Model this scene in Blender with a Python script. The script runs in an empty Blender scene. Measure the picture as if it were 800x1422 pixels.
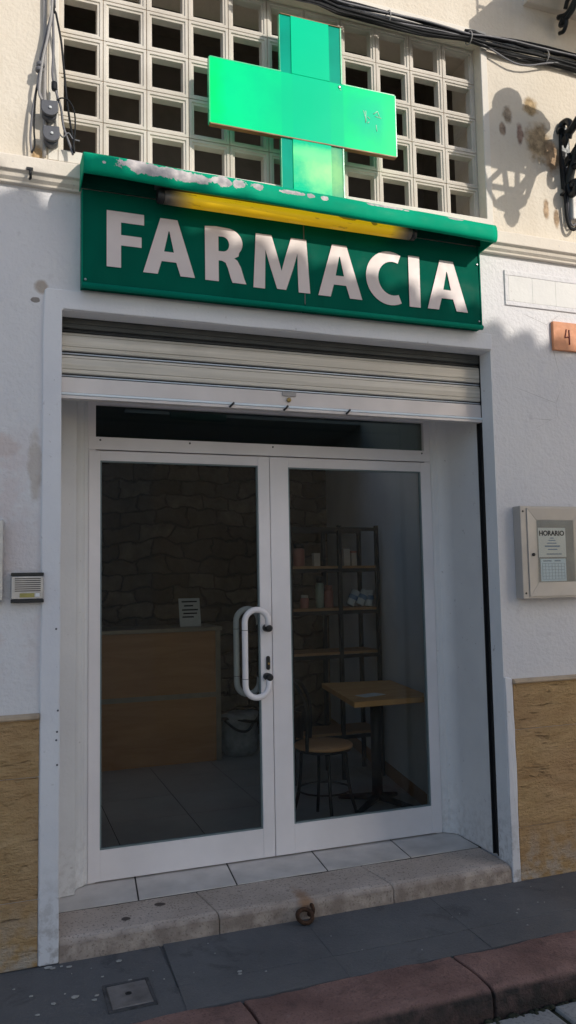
import bpy, bmesh, math, random
from mathutils import Vector, Matrix, Euler, noise
random.seed(7)
S = bpy.context.scene
C = S.collection
PI = math.pi
R = math.radians

# ------------------------------------------------------------------ materials
MATS = {}
class N:
    """small node-graph helper"""
    def __init__(s, name):
        m = bpy.data.materials.new(name); m.use_nodes = True
        s.m = m; s.t = m.node_tree; s.t.nodes.clear()
        s.out = s.n('ShaderNodeOutputMaterial')
        g = s.n('ShaderNodeNewGeometry'); s.pos = g.outputs['Position']; s.nor = g.outputs['Normal']
        MATS[name] = m
    def n(s, ty, **k):
        x = s.t.nodes.new(ty)
        for a, b in k.items(): setattr(x, a, b)
        return x
    def l(s, a, b): s.t.links.new(a, b)
    def put(s, sock, v):
        if isinstance(v, (int, float)): sock.default_value = v
        elif isinstance(v, tuple):
            sock.default_value = v if len(v) == len(sock.default_value) else tuple(v) + (1,)
        else: s.l(v, sock)
    def mapping(s, scale=(1, 1, 1), loc=(0, 0, 0), vec=None):
        x = s.n('ShaderNodeMapping'); s.l(vec or s.pos, x.inputs[0])
        x.inputs['Location'].default_value = loc; x.inputs['Scale'].default_value = scale
        return x.outputs[0]
    def noise(s, scale, detail=4, rough=.55, vec=None, dist=0):
        x = s.n('ShaderNodeTexNoise'); s.l(vec or s.pos, x.inputs['Vector'])
        x.inputs['Scale'].default_value = scale; x.inputs['Detail'].default_value = detail
        x.inputs['Roughness'].default_value = rough; x.inputs['Distortion'].default_value = dist
        return x.outputs['Fac']
    def vor(s, scale, vec=None, feature='F1', out='Distance', rand=1):
        x = s.n('ShaderNodeTexVoronoi', feature=feature); s.l(vec or s.pos, x.inputs['Vector'])
        x.inputs['Scale'].default_value = scale; x.inputs['Randomness'].default_value = rand
        return x.outputs[out]
    def ramp(s, f, a, b, c0=0., c1=1.):
        x = s.n('ShaderNodeMapRange'); x.clamp = True; s.l(f, x.inputs[0])
        x.inputs[1].default_value = a; x.inputs[2].default_value = b; x.inputs[3].default_value = c0; x.inputs[4].default_value = c1
        return x.outputs[0]
    def math(s, op, a, b=0.):
        x = s.n('ShaderNodeMath', operation=op); s.put(x.inputs[0], a); s.put(x.inputs[1], b); return x.outputs[0]
    def mix(s, f, a, b, blend='MIX'):
        x = s.n('ShaderNodeMix', data_type='RGBA', blend_type=blend)
        s.put(x.inputs[0], f); s.put(x.inputs[6], a); s.put(x.inputs[7], b); return x.outputs[2]
    def bump(s, h, strength=.5, dist=.01, prev=None):
        x = s.n('ShaderNodeBump'); s.l(h, x.inputs['Height'])
        x.inputs['Strength'].default_value = strength; x.inputs['Distance'].default_value = dist
        if prev: s.l(prev, x.inputs['Normal'])
        return x.outputs[0]
    def sep(s):
        x = s.n('ShaderNodeSeparateXYZ'); s.l(s.pos, x.inputs[0]); return x.outputs
    def blob(s, c, r, soft=1., nsc=None, amp=1.6):
        """1 inside an ellipsoid at c with radii r, ragged by noise"""
        v = s.mapping((1 / r[0], 1 / r[1], 1 / r[2]), tuple(-c[i] / r[i] for i in range(3)))
        ln = s.n('ShaderNodeVectorMath', operation='LENGTH'); s.l(v, ln.inputs[0])
        d = s.math('ADD', ln.outputs['Value'], s.math('MULTIPLY', s.math('SUBTRACT', s.noise(nsc or 9 / max(r[0], .12) * .2, 6, .62), .5), amp))
        return s.ramp(d, 1 - .25 * soft, 1 + .25 * soft, 1., 0.)
    def box(s, a, b, soft=.02):
        """1 inside the box a..b in x and z"""
        o = s.sep()
        f = s.math('MULTIPLY', s.ramp(o[0], a[0] - soft, a[0] + soft), s.ramp(o[0], b[0] - soft, b[0] + soft, 1., 0.))
        g = s.math('MULTIPLY', s.ramp(o[2], a[1] - soft, a[1] + soft), s.ramp(o[2], b[1] - soft, b[1] + soft, 1., 0.))
        return s.math('MULTIPLY', f, g)
    def done(s, col, rough=.6, metal=0., normal=None, spec=.5, **extra):
        p = s.n('ShaderNodeBsdfPrincipled')
        s.put(p.inputs['Base Color'], col); s.put(p.inputs['Roughness'], rough); s.put(p.inputs['Metallic'], metal)
        p.inputs['Specular IOR Level'].default_value = spec
        if normal: s.l(normal, p.inputs['Normal'])
        for k, v in extra.items(): s.put(p.inputs[k], v)
        s.l(p.outputs[0], s.out.inputs[0]); return s.m

def simple(name, c, rough=.5, metal=0., var=.18, scale=8, bump=.1, bscale=60, spec=.5, bd=.004):
    k = N(name); f = k.noise(scale, 5)
    c2 = tuple(x * (1 - var) for x in c); c1 = tuple(min(1, x * (1 + var * .5)) for x in c)
    col = k.mix(k.ramp(f, .3, .7), c2, c1)
    nm = k.bump(k.noise(bscale, 3), bump, bd) if bump else None
    r = k.ramp(k.noise(scale * 2.3, 3), .3, .7, rough * .85, min(1, rough * 1.15))
    return k.done(col, r, metal, nm, spec)

def plaster_upper():
    k = N('cream_plaster')
    col = k.mix(k.ramp(k.noise(2.2, 6), .3, .72), (.67, .60, .50), (.76, .695, .60))
    col = k.mix(k.ramp(k.noise(40, 3), .56, .72, 0, .35), col, (.62, .53, .42))
    # weathered streaks below the sill line and round the lamp bracket
    st = k.ramp(k.noise(1, 4, .6, k.mapping((14, 14, .9))), .55, .8, 0, .35)
    col = k.mix(st, col, (.58, .50, .40))
    for c, r, cc in (((2.93, 0, 4.10), (.085, .5, .115), (.58, .43, .27)), ((2.72, 0, 4.23), (.03, .5, .05), (.46, .37, .28)), ((2.80, 0, 4.13), (.022, .5, .06), (.44, .30, .24)),
                     ((2.68, 0, 4.14), (.022, .5, .04), (.45, .34, .26)), ((2.88, 0, 4.31), (.05, .5, .05), (.52, .38, .22)), ((3.02, 0, 4.02), (.06, .5, .09), (.55, .38, .24)),
                     ((2.96, 0, 3.70), (.02, .5, .06), (.55, .40, .27)), ((3.03, 0, 3.66), (.02, .5, .05), (.55, .40, .27)), ((.15, 0, 3.55), (.03, .5, .035), (.58, .40, .22))):
        col = k.mix(k.blob(c, r), col, k.mix(k.ramp(k.noise(22, 5, .65), .38, .62), tuple(x * .5 for x in cc), cc))
    h = k.math('ADD', k.noise(55, 3, .5), k.math('MULTIPLY', k.noise(14, 3), .7))
    hole = k.blob((2.93, 0, 4.10), (.10, .5, .13))
    h2 = k.math('SUBTRACT', h, k.math('MULTIPLY', hole, .8))
    return k.done(col, .9, 0, k.bump(h2, .4, .010), .2)

def plaster_lower():
    k = N('white_roughcast')
    col = k.mix(k.ramp(k.noise(1.6, 6), .3, .7), (.68, .675, .705), (.755, .74, .75))
    # flaked pinkish paint and repair patches near the intercom
    pk = k.math('MULTIPLY', k.ramp(k.noise(5, 6, .6), .44, .55), k.box((-1.0, 1.22), (.16, 2.25), .12))
    col = k.mix(k.math('MULTIPLY', pk, .8), col, (.66, .57, .57))
    col = k.mix(k.math('MULTIPLY', k.blob((.15, 0, 2.12), (.028, .5, .14)), .7), col, (.44, .37, .31))
    col = k.mix(k.math('MULTIPLY', k.blob((.03, 0, 2.20), (.05, .5, .05)), .6), col, (.58, .44, .40))
    col = k.mix(k.math('MULTIPLY', k.blob((.17, 0, 2.93), (.028, .5, .03)), .9), col, (.34, .26, .19))
    col = k.mix(k.math('MULTIPLY', k.blob((.145, 0, 2.865), (.02, .5, .014), .3), .95), col, (.13, .10, .08))
    col = k.mix(k.math('MULTIPLY', k.ramp(k.noise(16, 4), .62, .7), .35), col, (.52, .50, .52))
    ck = k.vor(1.7, k.mapping((1, 1, 1.3)), 'DISTANCE_TO_EDGE'); ck = k.math('MULTIPLY', k.ramp(ck, .0, .006, 1., 0.), k.ramp(k.noise(1.9, 3), .56, .62))
    col = k.mix(k.math('MULTIPLY', ck, .5), col, (.40, .38, .38))
    rp = k.ramp(k.noise(1.3, 5, .55, k.mapping((1, 1, .8), (4, 2, 1))), .55, .575)
    col = k.mix(k.math('MULTIPLY', rp, .2), col, (.80, .785, .77))
    # grime low down
    z = k.sep()[2]
    col = k.mix(k.math('MULTIPLY', k.ramp(z, .0, .5, .5, 0.), k.ramp(k.noise(7, 5), .4, .65)), col, (.42, .39, .37))
    h = k.math('ADD', k.noise(48, 3, .55), k.math('MULTIPLY', k.noise(16, 4), .9))
    flat = k.math('SUBTRACT', h, k.math('ADD', k.math('MULTIPLY', pk, .4), k.math('ADD', k.math('MULTIPLY', ck, .5), k.math('MULTIPLY', rp, .25))))
    return k.done(col, .85, 0, k.bump(flat, .42, .011), .2)

def smooth_plaster(name, a, b, dirt=.4):
    k = N(name)
    col = k.mix(k.ramp(k.noise(3, 6), .3, .7), a, b)
    z = k.sep()[2]
    col = k.mix(k.math('MULTIPLY', k.ramp(z, 0., .45, dirt + .3, 0.), k.ramp(k.noise(26, 6, .65), .45, .62)), col, (.36, .33, .31))
    col = k.mix(k.ramp(k.noise(34, 6, .6), .66, .72, 0, .6), col, (.45, .42, .42))
    return k.done(col, .75, 0, k.bump(k.math('ADD', k.noise(9, 4), k.math('MULTIPLY', k.noise(70, 3), .25)), .35, .012), .3)

def travertine():
    k = N('ochre_stone')
    f = k.noise(1.4, 9, .68, k.mapping((4.2, 1, 12)), .2)
    g = k.noise(1.3, 8, .7, k.mapping((8, 1, 28)), .2)
    pit = k.ramp(k.noise(1.2, 6, .62, k.mapping((5, 1, 36)), .5), .60, .67)
    msk = k.ramp(k.noise(2.6, 4), .42, .6, .0, 1.)
    pit = k.math('MULTIPLY', pit, msk)
    col = k.mix(k.ramp(f, .32, .70), (.49, .31, .14), (.72, .50, .265))
    col = k.mix(k.ramp(k.noise(2.2, 5), .42, .7, 0, .5), col, (.62, .42, .26))
    bl = k.ramp(k.noise(1.0, 2, .5, k.mapping((1.1, 1, 3.2))), .4, .6); col = k.mix(k.math('MULTIPLY', bl, .45), col, (.50, .30, .15))
    col = k.mix(k.ramp(g, .52, .74, 0, .3), col, (.38, .24, .115))
    col = k.mix(k.math('MULTIPLY', pit, .75), col, (.15, .085, .04))
    z = k.sep()[2]
    col = k.mix(k.math('MULTIPLY', k.ramp(z, 0., .30, .8, 0.), k.ramp(k.noise(14, 5), .42, .6)), col, (.60, .54, .47))
    h = k.math('ADD', f, k.math('MULTIPLY', g, .6))
    h = k.math('SUBTRACT', k.math('ADD', h, k.math('MULTIPLY', k.noise(70, 4), .3)), k.math('MULTIPLY', pit, .7))
    return k.done(col, .9, 0, k.bump(h, 1., .035), .15)

def step_stone():
    k = N('worn_granite_step')
    col = k.mix(k.ramp(k.noise(5, 6), .3, .7), (.48, .395, .33), (.65, .55, .475))
    col = k.mix(k.ramp(k.noise(95, 3), .56, .66, 0, .7), col, (.17, .135, .115))
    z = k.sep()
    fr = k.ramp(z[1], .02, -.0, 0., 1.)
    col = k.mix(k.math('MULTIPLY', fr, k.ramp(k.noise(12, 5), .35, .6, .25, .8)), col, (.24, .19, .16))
    rz = k.sep()
    col = k.mix(k.math('MULTIPLY', k.blob((1.385, 0, .085), (.032, .12, .055), 2), .6), col, (.36, .17, .06))
    col = k.mix(k.blob((.56, .11, .09), (.02, .02, .05), .4), col, (.10, .08, .07))
    col = k.mix(k.blob((.73, .21, .09), (.025, .02, .05), .4), col, (.10, .08, .07))
    h = k.math('ADD', k.noise(30, 5), k.math('MULTIPLY', k.noise(140, 2), .4))
    return k.done(col, .8, 0, k.bump(h, .55, .01), .3)

def pavement():
    k = N('dark_slab')
    info = k.n('ShaderNodeObjectInfo')
    col = k.mix(k.ramp(k.noise(1.7, 5), .3, .7), (.115, .117, .122), (.172, .174, .178))
    col = k.mix(k.ramp(k.noise(90, 3), .55, .7, 0, .5), col, (.16, .16, .165))
    col = k.mix(k.ramp(k.noise(4.5, 6, .65, None, .6), .55, .68, 0, .6), col, (.165, .158, .155))
    col = k.mix(k.ramp(k.noise(3.1, 6, .7, None, .9), .58, .66, 0, .45), col, (.055, .055, .06))
    col = k.mix(k.ramp(k.noise(150, 2), .6, .7, 0, .55), col, (.22, .22, .22))
    return k.done(col, k.ramp(k.noise(6, 4), .3, .7, .5, .8), 0, k.bump(k.math('ADD', k.noise(70, 5, .7), k.noise(9, 4)), .6, .010), .3)

def kerbstone():
    k = N('red_kerb_stone')
    col = k.mix(k.ramp(k.noise(4, 6), .3, .7), (.215, .125, .11), (.36, .22, .19))
    col = k.mix(k.ramp(k.noise(100, 3), .56, .68, 0, .5), col, (.09, .05, .045))
    col = k.mix(k.ramp(k.noise(7, 7, .7), .52, .66, 0, .6), col, (.115, .075, .068))
    col = k.mix(k.ramp(k.noise(19, 6, .7), .64, .70, 0, .6), col, (.36, .26, .235))
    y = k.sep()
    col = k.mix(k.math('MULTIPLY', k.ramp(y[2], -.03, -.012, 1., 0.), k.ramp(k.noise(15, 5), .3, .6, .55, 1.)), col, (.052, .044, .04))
    return k.done(col, .72, 0, k.bump(k.math('ADD', k.noise(24, 7, .68), k.math('MULTIPLY', k.noise(110, 3), .4)), 1., .02), .25)

def roadstone():
    k = N('grey_paving_stone')
    col = k.mix(k.ramp(k.noise(2.2, 6), .3, .7), (.26, .265, .27), (.40, .405, .405))
    col = k.mix(k.ramp(k.noise(70, 3), .55, .68, 0, .5), col, (.075, .075, .08))
    return k.done(col, .6, 0, k.bump(k.math('ADD', k.noise(20, 5), k.math('MULTIPLY', k.noise(110, 3), .3)), .6, .012), .4)

def rubble_wall():
    k = N('old_rubble_masonry')
    w = k.n('ShaderNodeTexNoise'); k.l(k.pos, w.inputs['Vector']); w.inputs['Scale'].default_value = 3.2; w.inputs['Detail'].default_value = 4
    mv = k.n('ShaderNodeVectorMath', operation='MULTIPLY_ADD'); k.l(w.outputs['Color'], mv.inputs[0]); mv.inputs[1].default_value = (.34, .3, .26); k.l(k.pos, mv.inputs[2])
    sp = k.n('ShaderNodeSeparateXYZ'); k.l(mv.outputs[0], sp.inputs[0]); cb = k.n('ShaderNodeCombineXYZ'); k.l(sp.outputs[0], cb.inputs[0]); k.l(sp.outputs[2], cb.inputs[1])
    br = k.n('ShaderNodeTexBrick'); k.l(cb.outputs[0], br.inputs['Vector'])
    br.inputs['Color1'].default_value = (.17, .125, .088, 1); br.inputs['Color2'].default_value = (.34, .26, .185, 1); br.inputs['Mortar'].default_value = (.13, .10, .077, 1)
    br.inputs['Scale'].default_value = 1; br.inputs['Mortar Size'].default_value = .016; br.inputs['Mortar Smooth'].default_value = 1.; br.inputs['Brick Width'].default_value = .31; br.inputs['Row Height'].default_value = .15
    col = k.mix(k.ramp(k.noise(9, 5), .35, .7, 0, .65), br.outputs['Color'], (.16, .12, .085))
    h = k.math('ADD', k.math('SUBTRACT', 1., br.outputs['Fac']), k.math('MULTIPLY', k.noise(18, 5), .8))
    return k.done(col, .95, 0, k.bump(h, 1., .05), .2)

def wood(name, a, b, vec=(2, 14, 30)):
    k = N(name); v = k.mapping(vec); f = k.noise(1.1, 5, .6, v, .8)
    col = k.mix(k.ramp(f, .3, .7), a, b)
    return k.done(col, .45, 0, k.bump(f, .08, .004), .4)

def glass(name, tint, ior=1.30):
    k = N(name)
    tr = k.n('ShaderNodeBsdfTransparent'); tr.inputs[0].default_value = tint + (1,)
    gl = k.n('ShaderNodeBsdfGlossy'); gl.inputs['Roughness'].default_value = .015
    gl.inputs[0].default_value = (1, 1, 1, 1)
    k.l(k.bump(k.noise(1.3, 2), .04, .02), gl.inputs['Normal'])
    fr = k.n('ShaderNodeFresnel'); fr.inputs[0].default_value = ior
    # smears and dust
    df = k.n('ShaderNodeBsdfDiffuse'); df.inputs[0].default_value = (.5, .52, .55, 1)
    mx = k.n('ShaderNodeMixShader'); k.l(fr.outputs[0], mx.inputs[0]); k.l(tr.outputs[0], mx.inputs[1]); k.l(gl.outputs[0], mx.inputs[2])
    m2 = k.n('ShaderNodeMixShader'); k.l(k.ramp(k.noise(3, 6, .7), .4, .8, .0, .009), m2.inputs[0]); k.l(mx.outputs[0], m2.inputs[1]); k.l(df.outputs[0], m2.inputs[2])
    k.l(m2.outputs[0], k.out.inputs[0]); return k.m

def acrylic(name, a, b, glow, spots=()):
    """back-lit translucent sheet"""
    k = N(name)
    f = k.noise(2.2, 3)
    col = k.mix(k.ramp(f, .35, .68), a, b)
    if glow > .3:
        cm = k.box((1.379, 3.4), (1.587, 4.52), .005)
        col = k.mix(k.math('MULTIPLY', cm, .45), col, (.0, .55, .40))
        cm = k.math('MULTIPLY', k.box((1.319, 3.4), (1.661, 4.52), .004), .45); col = k.mix(cm, col, (.0, .50, .33))
    for c, r, cc, am in spots:
        c = (1.485 + 1.023 * (c[0] - 1.45), -.054, 3.546 + 1.023 * (c[2] - 3.5))
        col = k.mix(k.math('MULTIPLY', k.blob(c, r, 3), am), col, cc)
    p = k.n('ShaderNodeBsdfPrincipled'); k.l(col, p.inputs['Base Color'])
    p.inputs['Roughness'].default_value = .3; p.inputs['Specular IOR Level'].default_value = .04
    k.l(k.bump(k.noise(2.5, 2), .12, .02), p.inputs['Normal'])
    tl = k.n('ShaderNodeBsdfTranslucent'); k.l(col, tl.inputs[0])
    mx = k.n('ShaderNodeMixShader'); mx.inputs[0].default_value = .3; k.l(p.outputs[0], mx.inputs[1]); k.l(tl.outputs[0], mx.inputs[2])
    em = k.n('ShaderNodeEmission'); k.l(col, em.inputs[0]); em.inputs[1].default_value = glow
    ad = k.n('ShaderNodeAddShader'); k.l(mx.outputs[0], ad.inputs[0]); k.l(em.outputs[0], ad.inputs[1])
    tr = k.n('ShaderNodeBsdfTransparent'); tr.inputs[0].default_value = (.1, .95, .45, 1)
    m3 = k.n('ShaderNodeMixShader'); m3.inputs[0].default_value = .12; k.l(ad.outputs[0], m3.inputs[1]); k.l(tr.outputs[0], m3.inputs[2])
    k.l(m3.outputs[0], k.out.inputs[0]); return k.m

def sign_green(name, base, peel=False, rough=.32):
    k = N(name)
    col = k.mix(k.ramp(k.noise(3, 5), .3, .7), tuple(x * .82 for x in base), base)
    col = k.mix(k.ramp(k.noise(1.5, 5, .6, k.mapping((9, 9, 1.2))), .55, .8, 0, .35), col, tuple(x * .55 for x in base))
    nm = k.bump(k.noise(3, 3), .1, .02); r = k.ramp(k.noise(9, 4), .3, .7, rough * .8, rough * 1.4)
    if peel:
        msk = None
        z0 = 3.475; sl = -.0165   # the canopy drops slightly along its length
        for xc, xr, zc, zr in ((.70, .20, .030, .030), (.585, .11, .022, .034), (.80, .12, .034, .028), (.955, .055, .024, .030), (1.035, .032, .022, .026), (1.13, .03, .022, .02), (1.30, .06, .020, .012), (1.40, .02, .020, .012), (1.47, .02, .020, .012), (1.72, .02, .006, .008), (1.83, .09, .004, .009), (1.92, .02, .006, .007), (2.2, .05, .003, .008), (.42, .008, .035, .006)):
            b = k.blob((xc, -.22, z0 + sl * (xc - .33) - zc), (xr, .3, zr * .9), .12, 34, 1.9)
            msk = b if msk is None else k.math('MAXIMUM', msk, b)
        raw = k.mix(k.ramp(k.noise(22, 5), .4, .62), (.40, .38, .39), (.66, .61, .60))
        col = k.mix(msk, col, raw)
        z = k.sep()[2]
        r = k.mix(msk, r, (.7, .7, .7))
        nm = k.bump(k.math('SUBTRACT', k.noise(3, 3), k.math('MULTIPLY', msk, .12)), .3, .02)
    return k.done(col, r, 0, nm, .035)

def lamp_tube():
    k = N('yellowed_lamp_tube')
    x = k.sep()[0]
    on = k.math('MULTIPLY', k.ramp(x, .72, .84), k.ramp(x, 1.86, 1.965, 1., 0.))
    z = k.sep()[2]
    dirt = k.math('MULTIPLY', k.ramp(k.noise(14, 5, .6, k.mapping((1, 1, 6))), .60, .68), k.ramp(z, 3.35, 3.39, .55, 1.))
    for c, r in (((1.62, -.17, 3.385), (.05, .2, .012)), ((1.76, -.17, 3.38), (.02, .2, .018))):
        dirt = k.math('MAXIMUM', dirt, k.blob(c, r, .4))
    col = k.mix(on, (.13, .11, .09), k.mix(k.ramp(z, 3.335, 3.40), (.45, .26, .004), (.80, .56, .012)))
    col = k.mix(k.math('MULTIPLY', dirt, .75), col, (.035, .03, .012))
    p = k.n('ShaderNodeBsdfPrincipled'); k.l(col, p.inputs['Base Color']); p.inputs['Roughness'].default_value = .35
    k.l(col, p.inputs['Emission Color']); k.l(k.math('MULTIPLY', on, .62), p.inputs['Emission Strength'])
    k.l(p.outputs[0], k.out.inputs[0]); return k.m

cream = plaster_upper(); rough_white = plaster_lower()
band = smooth_plaster('white_limewash', (.72, .72, .76), (.80, .80, .82))
revealm = smooth_plaster('grey_white_paint', (.84, .845, .86), (.90, .90, .91))
pilast = smooth_plaster('off_white_paint', (.74, .735, .74), (.82, .815, .81), .15)
corn_m = smooth_plaster('cornice_plaster', (.70, .63, .54), (.78, .72, .64))
wtrim = smooth_plaster('window_trim_plaster', (.70, .66, .60), (.78, .74, .67))
trav = travertine(); stepm = step_stone(); pavem = pavement(); kerbm = kerbstone(); roadm = roadstone(); rubble = rubble_wall()
capm = simple('pale_cap_stone', (.50, .39, .28), .8, 0, .3, 9, .4, 60)
alu = simple('white_lacquered_aluminium', (.90, .865, .875), .4, 0, .10, 2.2, .03, 30)
gasket = simple('grey_teal_gasket', (.16, .21, .22), .5, 0, .1)
darkgap = simple('black_rubber', (.012, .012, .014), .6, 0, .2)
tilem = simple('cream_floor_tile', (.68, .64, .60), .42, 0, .2, 7, .05, 30)
grout = simple('dark_grout', (.06, .055, .05), .9)
def streaked(name, a, b):
    k = N(name)
    f = k.noise(1.2, 6, .7, k.mapping((.7, 1, 42))); g = k.noise(3, 5)
    col = k.mix(k.ramp(f, .3, .7), a, b)
    col = k.mix(k.ramp(g, .5, .75, 0, .35), col, tuple(x * .6 for x in a))
    return k.done(col, k.ramp(f, .3, .7, .34, .55), .3, k.bump(f, .12, .006), .4)
shut = streaked('galvanised_slat', (.50, .47, .41), (.78, .735, .655))
shutbar = simple('pinkish_galvanised_bar', (.74, .69, .67), .42, .25, .12, 4, .05, 30)
shutrim = simple('pale_highlight_edge', (.80, .88, .94), .4, 0, .06, 10, 0)  # pale blue highlight of the shutter bottom put into the colour
shutdark = simple('shaded_slat', (.085, .09, .088), .6, .1, .2)  # darker slat copy; shade below the lintel put into the colour
blackmetal = simple('black_powder_coat', (.016, .017, .019), .45, .1, .2)
iron = simple('black_wrought_iron', (.014, .018, .022), .38, .35, .4, 14, .5, 45)
rust = simple('rusty_iron', (.075, .035, .018), .85, .2, .5, 60, .8, 90)
latm = smooth_plaster('painted_concrete_block', (.50, .455, .395), (.69, .645, .58), 0)
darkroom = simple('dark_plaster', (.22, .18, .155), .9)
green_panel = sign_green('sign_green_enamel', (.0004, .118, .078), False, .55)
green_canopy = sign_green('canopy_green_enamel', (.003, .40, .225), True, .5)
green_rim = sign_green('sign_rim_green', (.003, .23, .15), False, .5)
white_vinyl = simple('pinkish_white_vinyl', (.72, .63, .61), .45, 0, .07, 6, .02)
seamm = simple('dark_seam', (.10, .12, .11), .6)
arm_m = acrylic('bright_green_acrylic', (.0, .66, .27), (.0, .76, .33), .42,
    (((1.36, -.14, 3.95), (.26, .3, .22), (.0, .56, .31), .8), ((1.80, -.14, 3.95), (.12, .3, .10), (.0, .56, .36), .8), ((.94, -.14, 3.95), (.04, .3, .2), (.0, .72, .17), .6), ((1.89, -.14, 3.9), (.04, .3, .2), (.02, .80, .28), .7),
     ((1.53, -.14, 3.62), (.13, .3, .08), (.50, .85, .42), .85), ((1.40, -.14, 3.70), (.16, .3, .03), (.25, .82, .40), .8)))  # pale spots low on the cross: canopy reflection put into the colour
strip_m = acrylic('teal_clear_acrylic', (.0, .36, .26), (.0, .50, .36), .2, (((1.58, -.12, 3.62), (.05, .3, .12), (.45, .78, .38), .8),))  # pale spot continues the painted reflection on the side strip
edge_m = simple('green_acrylic_edge', (.03, .55, .26), .3, 0, .2)
rim_m = simple('orange_brown_rim', (.30, .13, .04), .5, 0, .3)
scratch_m = simple('white_scratch', (.55, .85, .66), .6)
lampm = lamp_tube()
cable_b = simple('black_cable', (.02, .021, .024), .65, 0, .3, spec=.2)
cable_g = simple('grey_cable', (.16, .16, .18), .55, 0, .3)
cable_l = simple('pale_grey_cable', (.36, .345, .34), .6, 0, .2)
boxgrey = simple('dark_grey_plastic', (.085, .09, .11), .5, 0, .2)
whiteplastic = simple('white_plastic', (.62, .60, .57), .5)
casem = simple('beige_anodised_frame', (.49, .455, .42), .42, .15, .12, 5)
casein = simple('case_backing', (.40, .385, .37), .8)
paperm = simple('grey_white_paper', (.82, .82, .80), .9, 0, .06, 12, 0)
paperb = simple('bluish_paper', (.74, .84, .92), .9, 0, .06, 12, 0)
ink = simple('black_ink', (.03, .03, .035), .8)
inkpale = simple('faded_blue_ink', (.33, .40, .50), .8)
terracotta = simple('terracotta_tile', (.66, .28, .14), .6, 0, .16, 20, .25, 70)
numink = simple('brown_glaze', (.20, .03, .02), .5)
intm = simple('brushed_grey_metal', (.40, .40, .42), .35, .7, .12, 20, .1)
labelm = simple('yellowed_name_label', (.38, .33, .10), .6)
covermetal = simple('worn_cast_cover', (.25, .235, .23), .6, .3, .35, 12, .6, 60)
counterm = wood('counter_oak_panel', (.52, .25, .105), (.66, .35, .165), (1.6, 1.6, 12))
countertrim = simple('pale_edge_trim', (.42, .35, .26), .4, .3)
tablem = wood('table_oak', (.70, .34, .115), (.84, .46, .18), (3, 12, 3))
shelfwood = wood('shelf_board', (.46, .23, .10), (.58, .33, .16), (3, 10, 10))
seatm = wood('seat_beech', (.66, .33, .15), (.80, .45, .22), (3, 12, 3))
sack = simple('grey_sackcloth', (.40, .40, .40), .9, 0, .35, 14, .8, 22)
intfloor = simple('shop_floor_tile', (.56, .54, .52), .35, 0, .15, 3)
intwall = simple('pale_interior_plaster', (.88, .89, .91), .85, 0, .08, 3, .3, 20)
exitm = simple('unlit_teal_plate', (.34, .56, .56), .4)
chinam = simple('white_china', (.70, .72, .74), .25)
chinab = simple('blue_band', (.12, .22, .38), .4)
tinm = simple('red_tin', (.42, .16, .12), .4)
tinc = simple('cream_carton', (.62, .52, .44), .6)
jarm = simple('pale_green_jar', (.34, .38, .30), .3)
pane_m = glass('clear_door_glass', (.84, .865, .85))
case_glass = glass('thin_case_glass', (.93, .94, .93), 1.08)
lant_glass = glass('lantern_glass', (.9, .9, .86))
opp_wall = smooth_plaster('opposite_plaster', (.60, .56, .51), (.68, .64, .59), 0)
rooftile = simple('clay_roof_tile', (.30, .15, .09), .85, 0, .4)
shutter_wood = simple('grey_shutter_wood', (.50, .48, .45), .6)
flake_m = simple('white_flake', (.45, .44, .42), .8)
moss = simple('joint_soil', (.032, .036, .02), .95, 0, .4, 30, .5, 50)
vals = simple('lock_brass', (.42, .30, .12), .4, .8)

# ------------------------------------------------------------------ mesh helpers
def nb(): return bmesh.new()
def box(bm, x0, x1, y0, y1, z0, z1):
    v = [bm.verts.new((x, y, z)) for x in (x0, x1) for y in (y0, y1) for z in (z0, z1)]
    for f in ((0, 1, 3, 2), (4, 6, 7, 5), (0, 4, 5, 1), (2, 3, 7, 6), (0, 2, 6, 4), (1, 5, 7, 3)):
        bm.faces.new([v[i] for i in f])
    return v
def prism(bm, pts, axis, a, b):
    """closed polygon pts (2-D) extruded along an axis from a to b"""
    def P(p, t):
        return {'x': (t, p[0], p[1]), 'y': (p[0], t, p[1]), 'z': (p[0], p[1], t)}[axis]
    A = [bm.verts.new(P(p, a)) for p in pts]; B = [bm.verts.new(P(p, b)) for p in pts]
    n = len(pts)
    bm.faces.new(A); bm.faces.new(list(reversed(B)))
    for i in range(n): bm.faces.new((A[i], B[i], B[(i + 1) % n], A[(i + 1) % n]))
def smooth_pts(pts, k=6):
    """Catmull-Rom through the points"""
    P = [Vector(p) for p in pts]; out = []
    for i in range(len(P) - 1):
        a, b = P[i], P[i + 1]; p0 = P[i - 1] if i else a * 2 - b; p3 = P[i + 2] if i + 2 < len(P) else b * 2 - a
        for j in range(k):
            t = j / k
            out.append(.5 * ((2 * a) + (b - p0) * t + (2 * p0 - 5 * a + 4 * b - p3) * t * t + (3 * a - p0 - 3 * b + p3) * t ** 3))
    out.append(P[-1]); return out
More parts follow.
